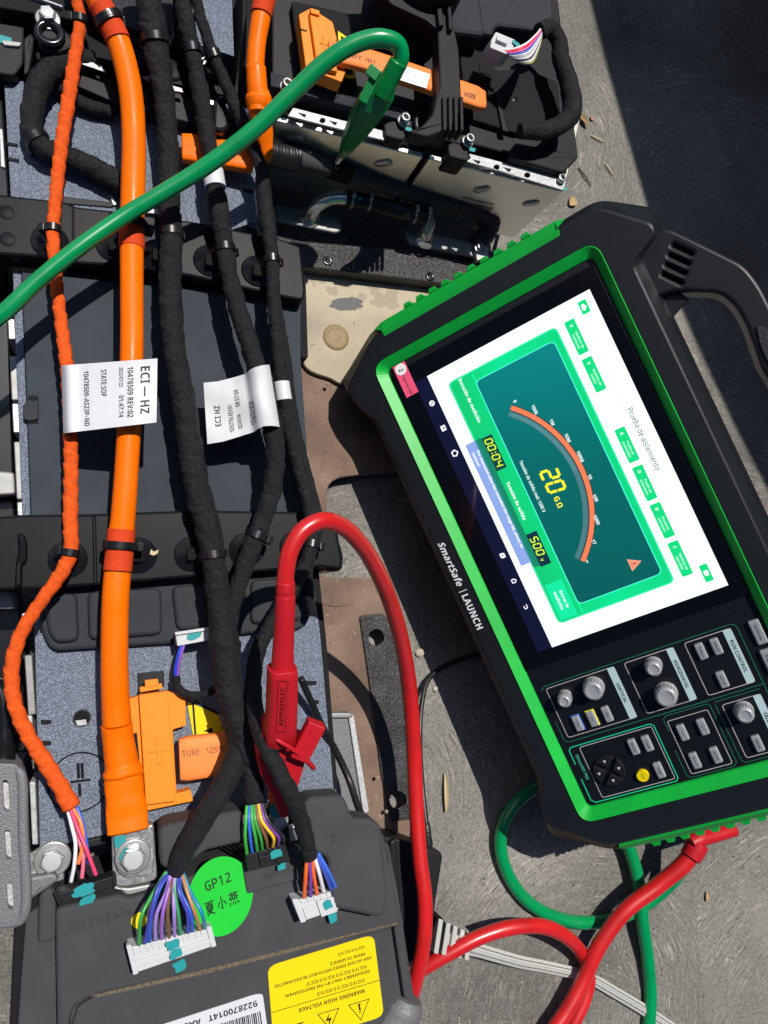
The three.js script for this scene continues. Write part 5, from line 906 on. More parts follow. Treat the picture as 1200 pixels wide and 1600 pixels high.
{
  /* plugs on the box */
  const plug = (label, mat, pts, ridge, dabs, h = BH + 0.012) => {
    const c = pts.reduce((s, p) => [s[0] + p[0] / pts.length, s[1] + p[1] / pts.length], [0, 0]);
    const t = thing('plug', label, 'connector', P(c[0], c[1], BH));
    part('housing', prism(pts, h, h - BH + 0.003, { r: 0.001, bevel: 0.0008 }), mat, t);
    const at = (u, v) => { const a = [pts[0][0] + (pts[1][0] - pts[0][0]) * u, pts[0][1] + (pts[1][1] - pts[0][1]) * u], b = [pts[3][0] + (pts[2][0] - pts[3][0]) * u, pts[3][1] + (pts[2][1] - pts[3][1]) * u]; return [a[0] + (b[0] - a[0]) * v, a[1] + (b[1] - a[1]) * v]; };
    for (const [u0, u1, v0, v1, dh, nm] of ridge) part(nm, prism([at(u0, v0), at(u1, v0), at(u1, v1), at(u0, v1)], h + dh, 0.004, { r: 0.0005, bevel: 0.0005 }), mat, t);
    for (const [u, v, rx, ry, dh] of dabs) { const q = at(u, v); paintDab(q[0], q[1], h + dh, rx, ry, t, 0.25); }
    return t;
  };
  const r16 = [[0, 0.06, -0.1, 1.05, 0.0015, 'end_wall'], [0.94, 1, -0.1, 1.05, 0.0015, 'end_wall'], [0.02, 0.98, 0.55, 0.8, 0.001, 'rib'], [0.46, 0.6, -0.05, 0.95, 0.0024, 'latch']];
  for (let k = 0; k < 12; k++) r16.push([0.07 + k * 0.072, 0.115 + k * 0.072, 0.06, 0.34, 0.0007, 'wire_port']);
  plug('wide white plug with many coloured wires, left of the green round sticker', M.nylon, [[198, 1482], [331, 1450], [338, 1477], [208, 1522]], r16, [[0.53, 0.3, 0.0046, 0.003, 0.0028], [0.53, 0.75, 0.0042, 0.0028, 0.0028], [0.54, 1.35, 0.004, 0.004, -0.0115]]);
  const r8 = [[0, 0.1, -0.05, 1.05, 0.0012, 'end_wall'], [0.9, 1, -0.35, 1.05, 0.0014, 'end_wall'], [0.4, 0.72, 0.3, 1.1, 0.0016, 'latch'], [0.12, 0.36, 0.4, 0.95, 0.001, 'rib']];
  for (let k = 0; k < 6; k++) r8.push([0.13 + k * 0.12, 0.21 + k * 0.12, 0.0, 0.26, 0.0007, 'wire_port']);
  plug('small white plug with orange purple and blue wires, right of the green round sticker', M.nylon, [[457, 1408], [543, 1387], [549, 1414], [470, 1441]], r8, [[0.58, 0.6, 0.0032, 0.0032, 0.0018], [0.6, 1.15, 0.0034, 0.005, -0.006]]);
  plug('black plug with green and yellow wires, above the green round sticker', M.black, [[384, 1336], [446, 1318], [455, 1346], [388, 1362]], [[0.0, 0.1, -0.05, 1, 0.001, 'end_wall'], [0.3, 0.42, 0, 0.9, 0.0016, 'latch_rail'], [0.66, 0.78, 0, 0.9, 0.0016, 'latch_rail'], [0.3, 0.78, 0.36, 0.6, 0.002, 'latch']], [[0.72, 0.4, 0.0044, 0.0026, 0.0024], [0.76, 1.15, 0.003, 0.0022, -0.003]], BH + 0.011);
  plug('low black plug with pink and white wires, at the left edge of the box', M.black, [[84, 1398], [180, 1368], [183, 1384], [92, 1416]], [[0, 0.06, -0.1, 1, 0.0012, 'end_wall'], [0.34, 0.6, -0.1, 1, 0.0008, 'latch'], [0.94, 1, -0.1, 1, 0.0012, 'end_wall']], [[0.46, 0.4, 0.0064, 0.0036, 0.001], [0.46, 1.3, 0.005, 0.0026, -0.006]], BH + 0.008);
  // the small plug on the ribbed cap
  const t = thing('plug', 'small pale plug with blue wires on the ribbed black cap', 'connector', P(302, 995, 0.085));
  part('housing', prism([[274, 990], [326, 982], [330, 1000], [277, 1010]], 0.1, 0.014, { r: 0.001, bevel: 0.0008 }), M.nylon, t);
  part('lip', prism([[273, 988], [326, 980], [327, 985], [274, 993]], 0.102, 0.004, { bevel: 0.0005 }), M.nylon, t);
  paintDab(303, 993, 0.1003, 0.0052, 0.0026, t, 0.2);
  for (const [dx, c] of [[0, lin(0.02, 0.05, 0.55)], [4, lin(0.22, 0.08, 0.4)]]) part('wire', sweep(path([[284 + dx, 1006, 0.098, 5], [278 + dx, 1026, 0.098], [274 + dx, 1050, 0.096], [278 + dx * 0.6, 1066, 0.095]]), { sides: 10 }), phys(c, 0.35), t);
  part('loom', sweep(path([[275, 1056, 0.096, 11], [278, 1074, 0.095, 12], [292, 1085, 0.095, 12], [312, 1086, 0.095], [334, 1078, 0.096], [350, 1062, 0.1, 11]]), { mod: taped(0.006, 0.0003, 0.08) }), M.cloth, t);
}
{
  /* orange terminal cover and sleeved bar on the lower module */
  const h = 0.08;
  const t = thing('terminal_cover', 'large orange terminal cover with plus sign on the lower grainy module', 'terminal cover', P(248, 1170, h));
  part('shell', prism([[201, 1092], [216, 1088], [262, 1080], [290, 1090], [291, 1134], [270, 1140], [276, 1240], [298, 1234], [302, 1252], [216, 1270], [206, 1200]], h + 0.01, 0.01, { r: 0.001, bevel: 0.0012 }), M.orangeCover, t);
  part('lid', prism([[217, 1086], [262, 1080], [275, 1252], [228, 1258]], h + 0.0145, 0.006, { r: 0.0008, bevel: 0.001 }), M.orangeCover, t);
  part('latch', [prism([[218, 1074], [253, 1068], [254, 1076], [219, 1082]], h + 0.013, 0.004, { r: 0.0006 }), prism([[226, 1063], [247, 1061], [248, 1072], [227, 1074]], h + 0.0135, 0.004, { r: 0.0006 })], M.orangeCover, t);
  part('latch_seat', prism([[215, 1052], [256, 1048], [257, 1072], [216, 1078]], h + 0.0018, 0.002, { bevel: 0.0004 }), M.black, t);
  const pl = (pts) => prism(pts, h + 0.0152, 0.0012, { bevel: 0.0003 });
  part('plus_mark', [pl([[229, 1170], [264, 1165], [264.6, 1172], [229.6, 1177]]), prism([[243, 1150], [250, 1149], [253, 1194], [246, 1195]], h + 0.01515, 0.0012, { bevel: 0.0003 })], M.orangeCover, t);
  part('hinge_slot', prism([[206, 1146], [214, 1145], [219, 1196], [211, 1197]], h + 0.0104, 0.0006, { bevel: 0 }), M.blackMatt, t);
  part('label', prism([[292, 1096], [330, 1112], [364, 1128], [366, 1146], [302, 1150]], h + 0.0012, 0.0005, { bevel: 0 }), M.yellow, t, 'yellow triangle label beside the cover');
  part('label_border', [prism([[300, 1098], [303, 1097], [307, 1149], [304, 1149]], h + 0.0016, 0.0003, { bevel: 0 }), prism([[303, 1096], [306, 1095], [362, 1124], [360, 1128]], h + 0.0017, 0.0003, { bevel: 0 }), prism([[318, 1142], [332, 1137], [332, 1146]], h + 0.0018, 0.0003, { bevel: 0 }), prism([[344, 1136], [358, 1134], [352, 1142]], h + 0.0019, 0.0003, { bevel: 0 })], M.blackMatt, t);
  const b = thing('busbar', 'short orange sleeved busbar reading TUBE 125 on the lower module', 'busbar', P(330, 1185, h));
  const pa = path([[280, 1186, h + 0.012, 62], [296, 1184, h + 0.0125, 66], [340, 1178, h + 0.0125, 64], [376, 1172, h + 0.0125, 62], [410, 1166, h + 0.012, 60]]);
  part('sleeve', sweep(pa, { flat: () => 0.42, sides: 30, mod: (th, s, r) => r * Math.pow(Math.abs(Math.cos(th)) ** 6 + Math.abs(Math.sin(th)) ** 6, -1 / 6) }), M.orangeTube, b);
  const txt = canvasTex(512, 96, (c) => { c.fillStyle = '#000'; c.fillRect(0, 0, 512, 96); c.fillStyle = '#fff'; c.font = '74px sans-serif'; c.textBaseline = 'middle'; c.fillText('TUBE   125°C', 10, 50, 490); }, false);
  part('printing', sheet(lerpGrid([[282, 1170, h + 0.0182], [362, 1160, h + 0.0183], [364, 1175, h + 0.0183], [284, 1186, h + 0.0182]], 3, 1), 0.0001), std(lin(0.14, 0.05, 0.03), 0.6, { alphaMap: txt, transparent: true }), b);
}
{
  /* slotted grey bracket on the left, zinc tab and lug */
  const t = thing('slotted_bracket', 'grey cast metal bracket with oval slots at the left edge', 'bracket', P(20, 1320, 0.06));
  const slot = (x, y0, y1) => roundPts([[x - 8, y0], [x + 7, y0], [x + 9, y1], [x - 6, y1]]);
  function roundPts(q) { const o = []; const r = 7.2; for (let i = 0; i <= 8; i++) { const a = Math.PI + i / 8 * Math.PI; o.push([(q[0][0] + q[1][0]) / 2 + r * Math.cos(a), q[0][1] + r + r * Math.sin(a)]); } for (let i = 0; i <= 8; i++) { const a = i / 8 * Math.PI; o.push([(q[2][0] + q[3][0]) / 2 + r * Math.cos(a), q[2][1] - r + r * Math.sin(a)]); } return o; }
  part('plate', prism([[-60, 1190], [26, 1194], [36, 1206], [40, 1300], [44, 1420], [36, 1440], [16, 1446], [-60, 1440]], 0.116, 0.012, { r: 0.005, bevel: 0.0008, seg: 2, holes: [slot(9, 1216, 1270), slot(12, 1294, 1346), slot(15, 1377, 1424)] }), M.castGrey, t, 'slotted cast plate');
  part('rim', sweep(path([[26, 1200, 0.115, 10], [33, 1212, 0.1155, 15], [36, 1300, 0.1155, 16], [40, 1416, 0.1155, 16], [32, 1438, 0.115, 14], [10, 1444, 0.114, 12], [-30, 1440, 0.114, 12]]), { flat: () => 0.7 }), M.castGrey, t);
  part('bright_backing', prism([[-50, 1200], [26, 1206], [30, 1430], [-50, 1430]], 0.108, 0.004, { bevel: 0 }), M.zincWhite, t);
  part('leg', prism([[-50, 1212], [20, 1214], [26, 1420], [-50, 1420]], 0.1035, 0.1, { bevel: 0.0006 }), M.aluDark, t);
  part('arm', prism([[40, 1372], [86, 1364], [92, 1376], [60, 1398], [40, 1412]], 0.1, 0.02, { r: 0.003, bevel: 0.002 }), M.castGrey, t);
  const z = thing('zinc_tab', 'zinc plated tab with a hex bolt beside the slotted bracket', 'bracket', P(75, 1345, 0.08));
  part('plate', prism([[42, 1336], [66, 1324], [98, 1322], [100, 1374], [90, 1378], [44, 1376]], 0.094, 0.004, { r: 0.001, bevel: 0.0006 }), M.zinc, z);
  bolt(82, 1342, 0.094, 0.0066, z, { rot: 0.2 });
  paintDab(99, 1350, 0.0945, 0.003, 0.0026, z);
  const s = thing('metal_channel', 'grey pressed metal channel beside the junction box and brown frame', 'bracket', P(545, 1190, 0.03));
  part('web', prism([[510, 1118], [548, 1117], [572, 1272], [524, 1274]], 0.0555, 0.003, { r: 0.002 }), M.castGrey, s);
  part('flange', prism([[508, 1116], [515, 1114], [531, 1275], [522, 1276]], 0.058, 0.012, { r: 0.001, bevel: 0.0012 }), M.zincWhite, s);
  part('flange', prism([[544, 1114], [553, 1118], [577, 1268], [568, 1272]], 0.058, 0.012, { r: 0.001, bevel: 0.0014 }), M.zincWhite, s);
  part('end_bend', prism([[510, 1114], [550, 1114], [552, 1122], [511, 1122]], 0.059, 0.012, { r: 0.0016, bevel: 0.0014 }), M.aluDark, s);
  const k = thing('cable_tie_end', 'white nylon tie tail standing beside the lower module edge', 'cable tie', P(503, 1085, 0.05));
  part('tail', barGeo(P(499, 1058, 0.076), P(507, 1110, 0.066), 0.0024, 0.0012), M.nylon, k);
  part('fin', barGeo(P(503, 1074, 0.07), P(516, 1096, 0.056), 0.0016, 0.001), M.nylon, k);
}

/* ------------------------------------------------------------------ cables over the modules */
const wireM = [lin(0.04, 0.32, 0.06), lin(0.03, 0.1, 0.55), lin(0.28, 0.12, 0.5), lin(0.05, 0.06, 0.4), lin(0.16, 0.09, 0.05), lin(0.3, 0.2, 0.55), lin(0.02, 0.22, 0.4), lin(0.4, 0.2, 0.08), lin(0.05, 0.28, 0.12)].map((c) => phys(c, 0.38));
function wires(parent, list, w = 5.5) { for (const [pts, c] of list) part('wire', sweep(path(pts.map((q, i) => i ? q : [...q, w])), { sides: 10 }), c.isMaterial ? c : phys(c, 0.38), parent); }
{
  /* thick orange high voltage cable */
  const t = thing('high_voltage_cable', 'thick smooth orange power cable running down the left, bolted at its lower end', 'power cable', P(206, 640, 0.09));
  const pa = path([[128, -70, 0.138, 36], [140, -25, 0.135, 34], [162, 18, 0.131, 35], [184, 62, 0.128, 36], [202, 130, 0.125, 36], [209, 210, 0.123, 36], [208, 290, 0.119, 37], [206, 370, 0.118, 36], [206, 460, 0.121, 35], [206, 540, 0.123], [203, 640, 0.122, 36], [198, 730, 0.12, 36], [193, 800, 0.118, 37], [187, 860, 0.116, 40], [181, 930, 0.115, 41], [179, 1010, 0.112, 41], [180, 1080, 0.109, 42], [184, 1145, 0.106, 44], [190, 1200, 0.104, 46], [196, 1280, 0.106, 50]]);
  const ts = tNear(pa, P(182, 1132, 0.107));
  part('jacket', sweep(pa, { t1: ts, sides: 32 }), M.orange, t);
  for (const [a, b, tx, ty, th] of [[[152, 8, 0.131], [187, 64, 0.128], 172, 31, 0.13], [[206, 340, 0.118], [206, 388, 0.118], 206, 354, 0.118], [[190, 826, 0.117], [184, 892, 0.115], 190, 853, 0.116]]) { tapeBand(pa, a, b, t); cableTie(pa, tx, ty, th, t, { grow: 0.0016, headAt: 1.3 }); }
  // heat shrink: tube, rolled shoulder, then flattening on to the lug
  const sl = path([[180, 1108, 0.1085, 46], [184, 1150, 0.1055, 47], [190, 1192, 0.104, 50], [192, 1204, 0.104, 58], [193, 1214, 0.104, 60], [195, 1240, 0.106, 58], [198, 1268, 0.108, 60], [200, 1300, 0.109, 62]]);
  part('heat_shrink', sweep(sl, { t0: tNear(sl, P(182, 1132, 0.107)), sides: 40, flat: (tt) => Math.max(0.34, 1 - Math.max(0, tt - 0.45) * 1.5), mod: (th, s, r, tt) => r * (1 + (tt > 0.36 ? 0.06 : 0.004) * (vnoise(s * 260, 2.4 * Math.cos(th) + 5) - 0.5) + (tt > 0.36 && tt < 0.62 ? 0.035 * Math.sin(s * 900 + 1.4 * th) : 0)) }), M.orange, t, 'wrinkled orange heat shrink');
  const lug = part('cable_lug', prism([[177, 1302], [188, 1296], [234, 1290], [240, 1300], [242, 1340], [238, 1368], [196, 1372], [182, 1362]], 0.1085, 0.003, { r: 0.002, bevel: 0.0008 }), M.zinc, t, 'zinc plated lug with a hex bolt');
  bolt(208, 1338, 0.1085, 0.0069, t, { rot: 0.1, rise: 0.0056, flange: 1.42 });
  paintDab(188, 1316, 0.1088, 0.0036, 0.0042, t); paintDab(196, 1334, 0.112, 0.0024, 0.004, t, -0.5);
  part('lug_base', prism([[174, 1300], [240, 1288], [246, 1374], [228, 1380], [196, 1386], [176, 1384]], 0.1048, 0.01, { r: 0.002, bevel: 0.001 }), M.zinc, t);
  part('lug_wing', prism([[176, 1384], [200, 1388], [244, 1380], [240, 1402], [200, 1404], [190, 1392]], 0.1, 0.006, { r: 0.002, bevel: 0.002 }), M.aluDark, t);
}
{
  /* second orange cable, upper middle */
  const t = thing('high_voltage_cable', 'short orange power cable at the top, ending in a pinched sleeve under the green cable', 'power cable', P(405, 90, 0.11));
  const pa = path([[425, -70, 0.16, 32], [415, -14, 0.155, 32], [408, 25, 0.152, 30], [401, 70, 0.148, 28], [399, 110, 0.145, 28], [401, 150, 0.142, 29], [404, 190, 0.138, 30]]);
  part('jacket', sweep(pa, { sides: 28, t1: 0.94 }), M.orange, t);
  tapeBand(pa, [416, -12, 0.155], [406, 24, 0.152], t);
  const sl = path([[400, 106, 0.1455, 31], [402, 140, 0.143, 32], [403, 146, 0.142, 36], [404, 154, 0.141, 41], [405, 164, 0.14, 40], [407, 178, 0.138, 33], [412, 205, 0.133, 31], [417, 232, 0.128, 20], [419, 252, 0.124, 9]]);
  part('heat_shrink', sweep(sl, { sides: 36, flat: (tt) => Math.max(0.35, 1 - Math.max(0, tt - 0.45) * 1.4), mod: (th, s, r, tt) => r * (1 + (tt > 0.25 ? 0.05 : 0.004) * (vnoise(s * 240, 2.4 * Math.cos(th) + 1) - 0.5)) }), M.orange, t, 'wrinkled orange sleeve');
  for (const [x, y] of [[401, 126], [406, 138], [403, 168]]) part('printed_mark', lathe(P(x, y, 0.1475 - (y - 126) * 0.0001), [[0, 0.0012], [0.0011, 0.0011], [0.0012, -0.003]], 12), M.blackMatt, t);
}
{
  /* slim orange taped loom with the flag label */
  const t = thing('orange_loom', 'slim orange cloth taped loom at the far left carrying a white paper label', 'cable loom', P(100, 620, 0.09));
  const pa = path([[112, -60, 0.134, 15], [118, -10, 0.13, 15], [125, 26, 0.126, 15], [120, 70, 0.122, 17], [108, 150, 0.117, 19], [96, 225, 0.114, 18], [88, 300, 0.112, 17], [83, 360, 0.111, 17], [86, 420, 0.111, 17], [95, 500, 0.112, 17], [104, 570, 0.114, 18], [109, 650, 0.115, 18], [111, 730, 0.113, 19], [110, 810, 0.112, 20], [110, 862, 0.112, 20], [98, 892, 0.111, 20], [64, 940, 0.109, 18], [33, 990, 0.107, 19], [19, 1040, 0.106, 20], [22, 1095, 0.106, 20], [42, 1145, 0.106, 20], [70, 1190, 0.106, 22], [92, 1225, 0.107, 23], [112, 1262, 0.107, 26]]);
  part('loom', sweep(pa, { mod: taped(0.0095, 0.0009, 0.07, 0.2), flat: () => 0.85 }), M.orangeCloth, t);
  for (const [x, y, h] of [[125, 29, 0.126], [83, 357, 0.111], [110, 862, 0.112]]) cableTie(pa, x, y, h, t, { headAt: -1.3, ribs: false, width: 0.004 });
  const e = (x) => [x, 0];
  wires(t, [
    [[[104, 1258, 0.106], [112, 1290, 0.11], [118, 1318, 0.113], [116, 1352, 0.114], [111, 1378, 0.112]], lin(0.66, 0.68, 0.72)],
    [[[109, 1262, 0.108], [122, 1296, 0.113], [136, 1330, 0.116], [150, 1367, 0.113]], lin(0.8, 0.06, 0.16)],
    [[[114, 1262, 0.108], [126, 1286, 0.111], [130, 1316, 0.112], [122, 1350, 0.112]], lin(0.85, 0.2, 0.05)],
    [[[120, 1260, 0.107], [130, 1290, 0.11], [136, 1326, 0.11], [139, 1350, 0.109]], lin(0.03, 0.12, 0.6)],
    [[[112, 1266, 0.106], [122, 1306, 0.109], [130, 1340, 0.112], [128, 1372, 0.111]], lin(0.75, 0.15, 0.25)],
  ], 6);
  // label: folded round the loom, resting over the thick orange cable
  const tex = canvasTex(560, 760, (c) => {
    c.fillStyle = '#e9ecf2'; c.fillRect(0, 0, 560, 760); c.fillStyle = '#15171b'; c.textBaseline = 'middle';
    const row = (tx, y, s, x0, w, f = 'sans-serif', b = '') => { c.font = 'bold ' + s + 'px ' + f; c.textAlign = 'left'; const m = c.measureText(tx).width; c.save(); c.translate(x0, y); c.scale(w / m, 1); c.fillText(tx, 0, 0); c.restore(); };
    row('ECI', 96, 104, 52, 160); c.fillRect(236, 92, 84, 13); row('HZ', 96, 104, 346, 130);
    row('10478509 REV:02', 214, 66, 52, 440); row('2023/07/22', 288, 44, 52, 170); row('01:47:14', 288, 54, 292, 190);
    row('STATE:SOP', 428, 60, 60, 230); row('10478509–AS23P–ND', 566, 56, 60, 466);
  });
  const rows = [], nU = 10, nV = 30;
  // v: from the loom's left side (text bottom) to the far right edge (text top); u: down the picture
  const prof = [[96, 0.1185], [98, 0.1225], [103, 0.1265], [110, 0.1275], [117, 0.127], [124, 0.127], [140, 0.1295], [165, 0.1325], [188, 0.135], [206, 0.1368], [224, 0.1365], [238, 0.1355], [246, 0.135]];
  for (let j = 0; j <= nV; j++) {
    const x = 246 - 150 * j / nV; let i = 0; while (i < prof.length - 2 && prof[i + 1][0] < x) i++; const g = (x - prof[i][0]) / (prof[i + 1][0] - prof[i][0]), h = prof[i][1] + (prof[i + 1][1] - prof[i][1]) * g, s = (x - 96) / 150, row = [];
    for (let k = 0; k <= nU; k++) { const u = k / nU; row.push(P(x + 3 * u * (1 - s) - 1.5 * s * u, (571 - 11 * s) + u * (106 - 6 * s), h + 0.0012 * Math.sin(u * 5 + s * 4) * s)); }
    rows.push(row);
  }
  part('paper_label', sheet(rows, 0.0003), phys(lin(0.7, 0.7, 0.7), 0.5, { map: tex, specularIntensity: 0.5 }), t, 'white flag label reading ECI-HZ');
}
{
  /* black cloth looms */
  const t1 = thing('cloth_loom', 'widest black cloth loom down the middle, splitting into three branches low down', 'cable loom', P(290, 640, 0.09));
  const a = path([[222, -70, 0.138, 36], [230, -20, 0.136, 38], [237, 30, 0.132, 40], [246, 90, 0.126, 36], [258, 165, 0.12, 32], [263, 230, 0.116, 30], [264, 300, 0.115, 31], [267, 366, 0.114, 32], [266, 450, 0.115, 33], [272, 540, 0.116, 33], [286, 620, 0.116, 34], [296, 690, 0.115, 36], [310, 770, 0.115, 38], [326, 830, 0.115, 38], [334, 880, 0.115, 36], [344, 950, 0.114, 36], [351, 1010, 0.114, 46], [358, 1070, 0.115, 42], [378, 1140, 0.117, 38], [393, 1200, 0.12, 36], [398, 1256, 0.125, 30]]);
  part('loom', sweep(a, { mod: taped(0.016, 0.0009, 0.16, 0.1), sides: 26 }), M.cloth, t1);
  for (const [x, y, h] of [[242, 62, 0.129], [267, 366, 0.114], [331, 868, 0.115]]) cableTie(a, x, y, h, t1, { headAt: -0.4 });
  const br = path([[352, 1110, 0.112, 24], [372, 1160, 0.114, 34], [364, 1196, 0.12, 37], [342, 1240, 0.126, 35], [312, 1288, 0.127, 35], [286, 1334, 0.125, 33], [273, 1363, 0.122, 27]]);
  part('branch', sweep(br, { mod: taped(0.02, 0.0005, 0.06, 0.6) }), M.cloth, t1);
  const W = wireM, n = 12;
  for (let i = 0; i < n; i++) { const u = i / (n - 1), x0 = 260 + 26 * u, x1 = 216 + 104 * u + rr(-2.5, 2.5); part('wire', sweep(path([[x0, 1362 + 2 * u, 0.1245 - 0.001 * (i % 3), 6], [x0 - (x0 - x1) * 0.35 - 3 + rr(-5, 5), 1392 + rr(-4, 4), 0.127 + rr(-0.002, 0.004)], [x1 + (x0 - x1) * 0.18 + rr(-4, 4), 1430 - 6 * u, 0.128 + rr(-0.002, 0.004)], [x1, 1476 - 26 * u, 0.12]]), { sides: 10 }), W[[0, 3, 1, 5, 2, 4, 5, 8, 3, 1, 7, 6][i]], t1); }
  const g = [lin(0.05, 0.4, 0.05), lin(0.03, 0.12, 0.6), lin(0.05, 0.35, 0.06), lin(0.04, 0.3, 0.05), lin(0.2, 0.09, 0.04), lin(0.85, 0.5, 0.02), lin(0.16, 0.05, 0.3), lin(0.02, 0.02, 0.03)];
  g.forEach((c, i) => part('wire', sweep(path([[386 + i * 3.4, 1254, 0.125, 5.4], [384 + i * 5, 1282, 0.129], [383 + i * 8 + (i > 4 ? 4 : 0), 1308, 0.127], [386 + i * 8, 1334 - i * 2.2, 0.118]]), { sides: 10 }), phys(c, 0.38), t1));

  const t2 = thing('cloth_loom', 'black cloth loom with white tape and a folded white paper label', 'cable loom', P(390, 560, 0.09));
  const b = path([[272, -70, 0.136, 22], [282, -20, 0.134, 24], [292, 40, 0.129, 26], [302, 90, 0.124, 24], [312, 140, 0.12, 26], [322, 200, 0.117, 26], [330, 250, 0.116, 24], [336, 290, 0.115, 25], [343, 335, 0.115, 31], [350, 380, 0.114, 26], [358, 430, 0.115, 27], [374, 490, 0.118, 28], [392, 545, 0.12, 29], [408, 600, 0.121, 30], [424, 660, 0.12, 31], [430, 715, 0.118, 29], [424, 770, 0.116, 28], [406, 824, 0.115, 27], [384, 880, 0.114, 27], [366, 940, 0.113, 26], [354, 1000, 0.111, 26], [352, 1050, 0.108, 22]]);
  part('loom', sweep(b, { mod: taped(0.014, 0.0008, 0.16, 0.5) }), M.cloth, t2);
  for (const [x, y, h] of [[288, 76, 0.126], [352, 388, 0.114], [402, 836, 0.115]]) cableTie(b, x, y, h, t2, { headAt: 1.0, ribs: false });
  part('white_tape', sweep(b, { t0: tNear(b, P(331, 266, 0.116)), t1: tNear(b, P(336, 293, 0.115)), grow: 0.0017, mod: (th, q, r) => r }), M.white, t2, 'white tape band');
  const tex = canvasTex(480, 560, (c) => { c.fillStyle = '#e6e9ee'; c.fillRect(0, 0, 480, 560); c.fillStyle = '#15171b'; c.textBaseline = 'middle'; const row = (tx, y, s, x0, w) => { c.font = 'bold ' + s + 'px sans-serif'; const m = c.measureText(tx).width; c.save(); c.translate(x0, y); c.scale(w / m, 1); c.fillText(tx, 0, 0); c.restore(); }; row('ECI HZ', 96, 66, 120, 170); row('10767756 REV:01', 200, 50, 50, 220); row('2023/07/04', 262, 44, 56, 120); row('08:57:59', 262, 50, 238, 140); row('STATE:SOP', 370, 54, 56, 190); });
  // runs up the picture; its far edge is folded round the loom
  const rows = [], prof = [[318, 598, 96, 0.112], [340, 596, 94, 0.1145], [364, 590, 92, 0.118], [384, 584, 91, 0.123], [390, 578, 92, 0.1295], [398, 574, 92, 0.1325], [408, 571, 94, 0.133], [416, 570, 96, 0.1315], [421, 570, 97, 0.127]];
  const nV = 32; for (let j = 0; j <= nV; j++) { const xx = 318 + 103 * j / nV; let i = 0; while (i < prof.length - 2 && prof[i + 1][0] < xx) i++; const g2 = (xx - prof[i][0]) / (prof[i + 1][0] - prof[i][0]), q = prof[i].map((v, k) => v + (prof[i + 1][k] - v) * g2), row = []; for (let k = 0; k <= 8; k++) { const u = 1 - k / 8; row.push(P(q[0] + u * (6 + 10 * j / nV), q[1] + u * q[2], q[3] + 0.0008 * Math.sin(k + j * 0.2))); } rows.push(row); }
  part('paper_label', sheet(rows, 0.0003), phys(lin(0.7, 0.7, 0.7), 0.5, { map: tex, specularIntensity: 0.5 }), t2, 'white folded label reading ECI HZ');

  const t3 = thing('cloth_loom', 'slim black cloth loom nearest the tablet, with a small white tape band', 'cable loom', P(440, 560, 0.09));
  const c3 = path([[292, -70, 0.14, 14], [302, -20, 0.138, 15], [314, 30, 0.134, 16], [332, 82, 0.13, 17], [352, 130, 0.126, 18], [374, 180, 0.122, 20], [393, 222, 0.12, 22], [408, 262, 0.118, 20], [412, 300, 0.116, 22], [418, 350, 0.115, 25], [425, 405, 0.114, 19], [428, 470, 0.114, 20], [434, 540, 0.114, 20], [440, 600, 0.112, 18], [450, 660, 0.11, 19], [464, 720, 0.109, 20], [480, 780, 0.11, 20], [488, 830, 0.112, 21], [482, 870, 0.113, 22], [460, 915, 0.113, 22], [430, 965, 0.113, 22], [404, 1015, 0.114, 23], [396, 1065, 0.116, 24], [399, 1112, 0.13, 24], [409, 1150, 0.144, 25], [435, 1204, 0.154, 25], [459, 1250, 0.152, 25], [475, 1296, 0.143, 25], [484, 1338, 0.133, 23]]);
  part('loom', sweep(c3, { mod: taped(0.013, 0.0007, 0.14, 0.8) }), M.cloth, t3);
  for (const [x, y, h] of [[334, 88, 0.129], [425, 405, 0.114], [486, 850, 0.1125]]) cableTie(c3, x, y, h, t3, { headAt: 0.9, ribs: false });
  part('white_tape', sweep(c3, { t0: tNear(c3, P(440, 597, 0.112)), t1: tNear(c3, P(444, 626, 0.111)), grow: 0.0015, mod: (th, q, r) => r }), M.white, t3, 'white tape band');
  const twin = path([[432, 480, 0.104, 16], [446, 560, 0.103, 17], [456, 640, 0.102, 17], [470, 710, 0.101, 18], [486, 770, 0.103, 18], [496, 820, 0.106, 18], [480, 890, 0.105, 18], [488, 960, 0.1, 14]]);
  part('branch', sweep(twin, { mod: taped(0.012, 0.0004, 0.08, 0.3) }), M.cloth, t3);
  wires(t3, [
    [[[480, 1334, 0.128], [478, 1362, 0.128], [475, 1402, 0.118]], lin(0.85, 0.13, 0.02)],
    [[[484, 1336, 0.129], [485, 1366, 0.127], [485, 1400, 0.118]], lin(0.16, 0.05, 0.32)],
    [[[487, 1336, 0.129], [490, 1366, 0.127], [495, 1397, 0.118]], lin(0.85, 0.13, 0.02)],
    [[[490, 1335, 0.129], [498, 1362, 0.127], [506, 1394, 0.118]], lin(0.68, 0.69, 0.74)],
    [[[494, 1334, 0.128], [506, 1360, 0.128], [518, 1390, 0.118]], lin(0.04, 0.08, 0.45)],
    [[[497, 1333, 0.128], [512, 1360, 0.127], [525, 1388, 0.118]], lin(0.05, 0.14, 0.6)],
  ], 6.4);

  const t4 = thing('cloth_loom', 'fat black taped loom bending in a loop at the upper left', 'cable loom', P(60, 200, 0.09));
  const d = path([[150, 96, 0.108, 24], [120, 92, 0.108, 30], [92, 100, 0.108, 34], [66, 125, 0.106, 34], [52, 165, 0.104, 32], [50, 205, 0.104, 30], [68, 230, 0.104, 30], [104, 244, 0.103, 30], [150, 265, 0.102, 32], [196, 292, 0.1, 34]]);
  part('loom', sweep(d, { mod: taped(0.012, 0.0009, 0.14, 0.7) }), M.cloth, t4);
  cableTie(d, 55, 220, 0.104, t4, { headAt: 0.2 });
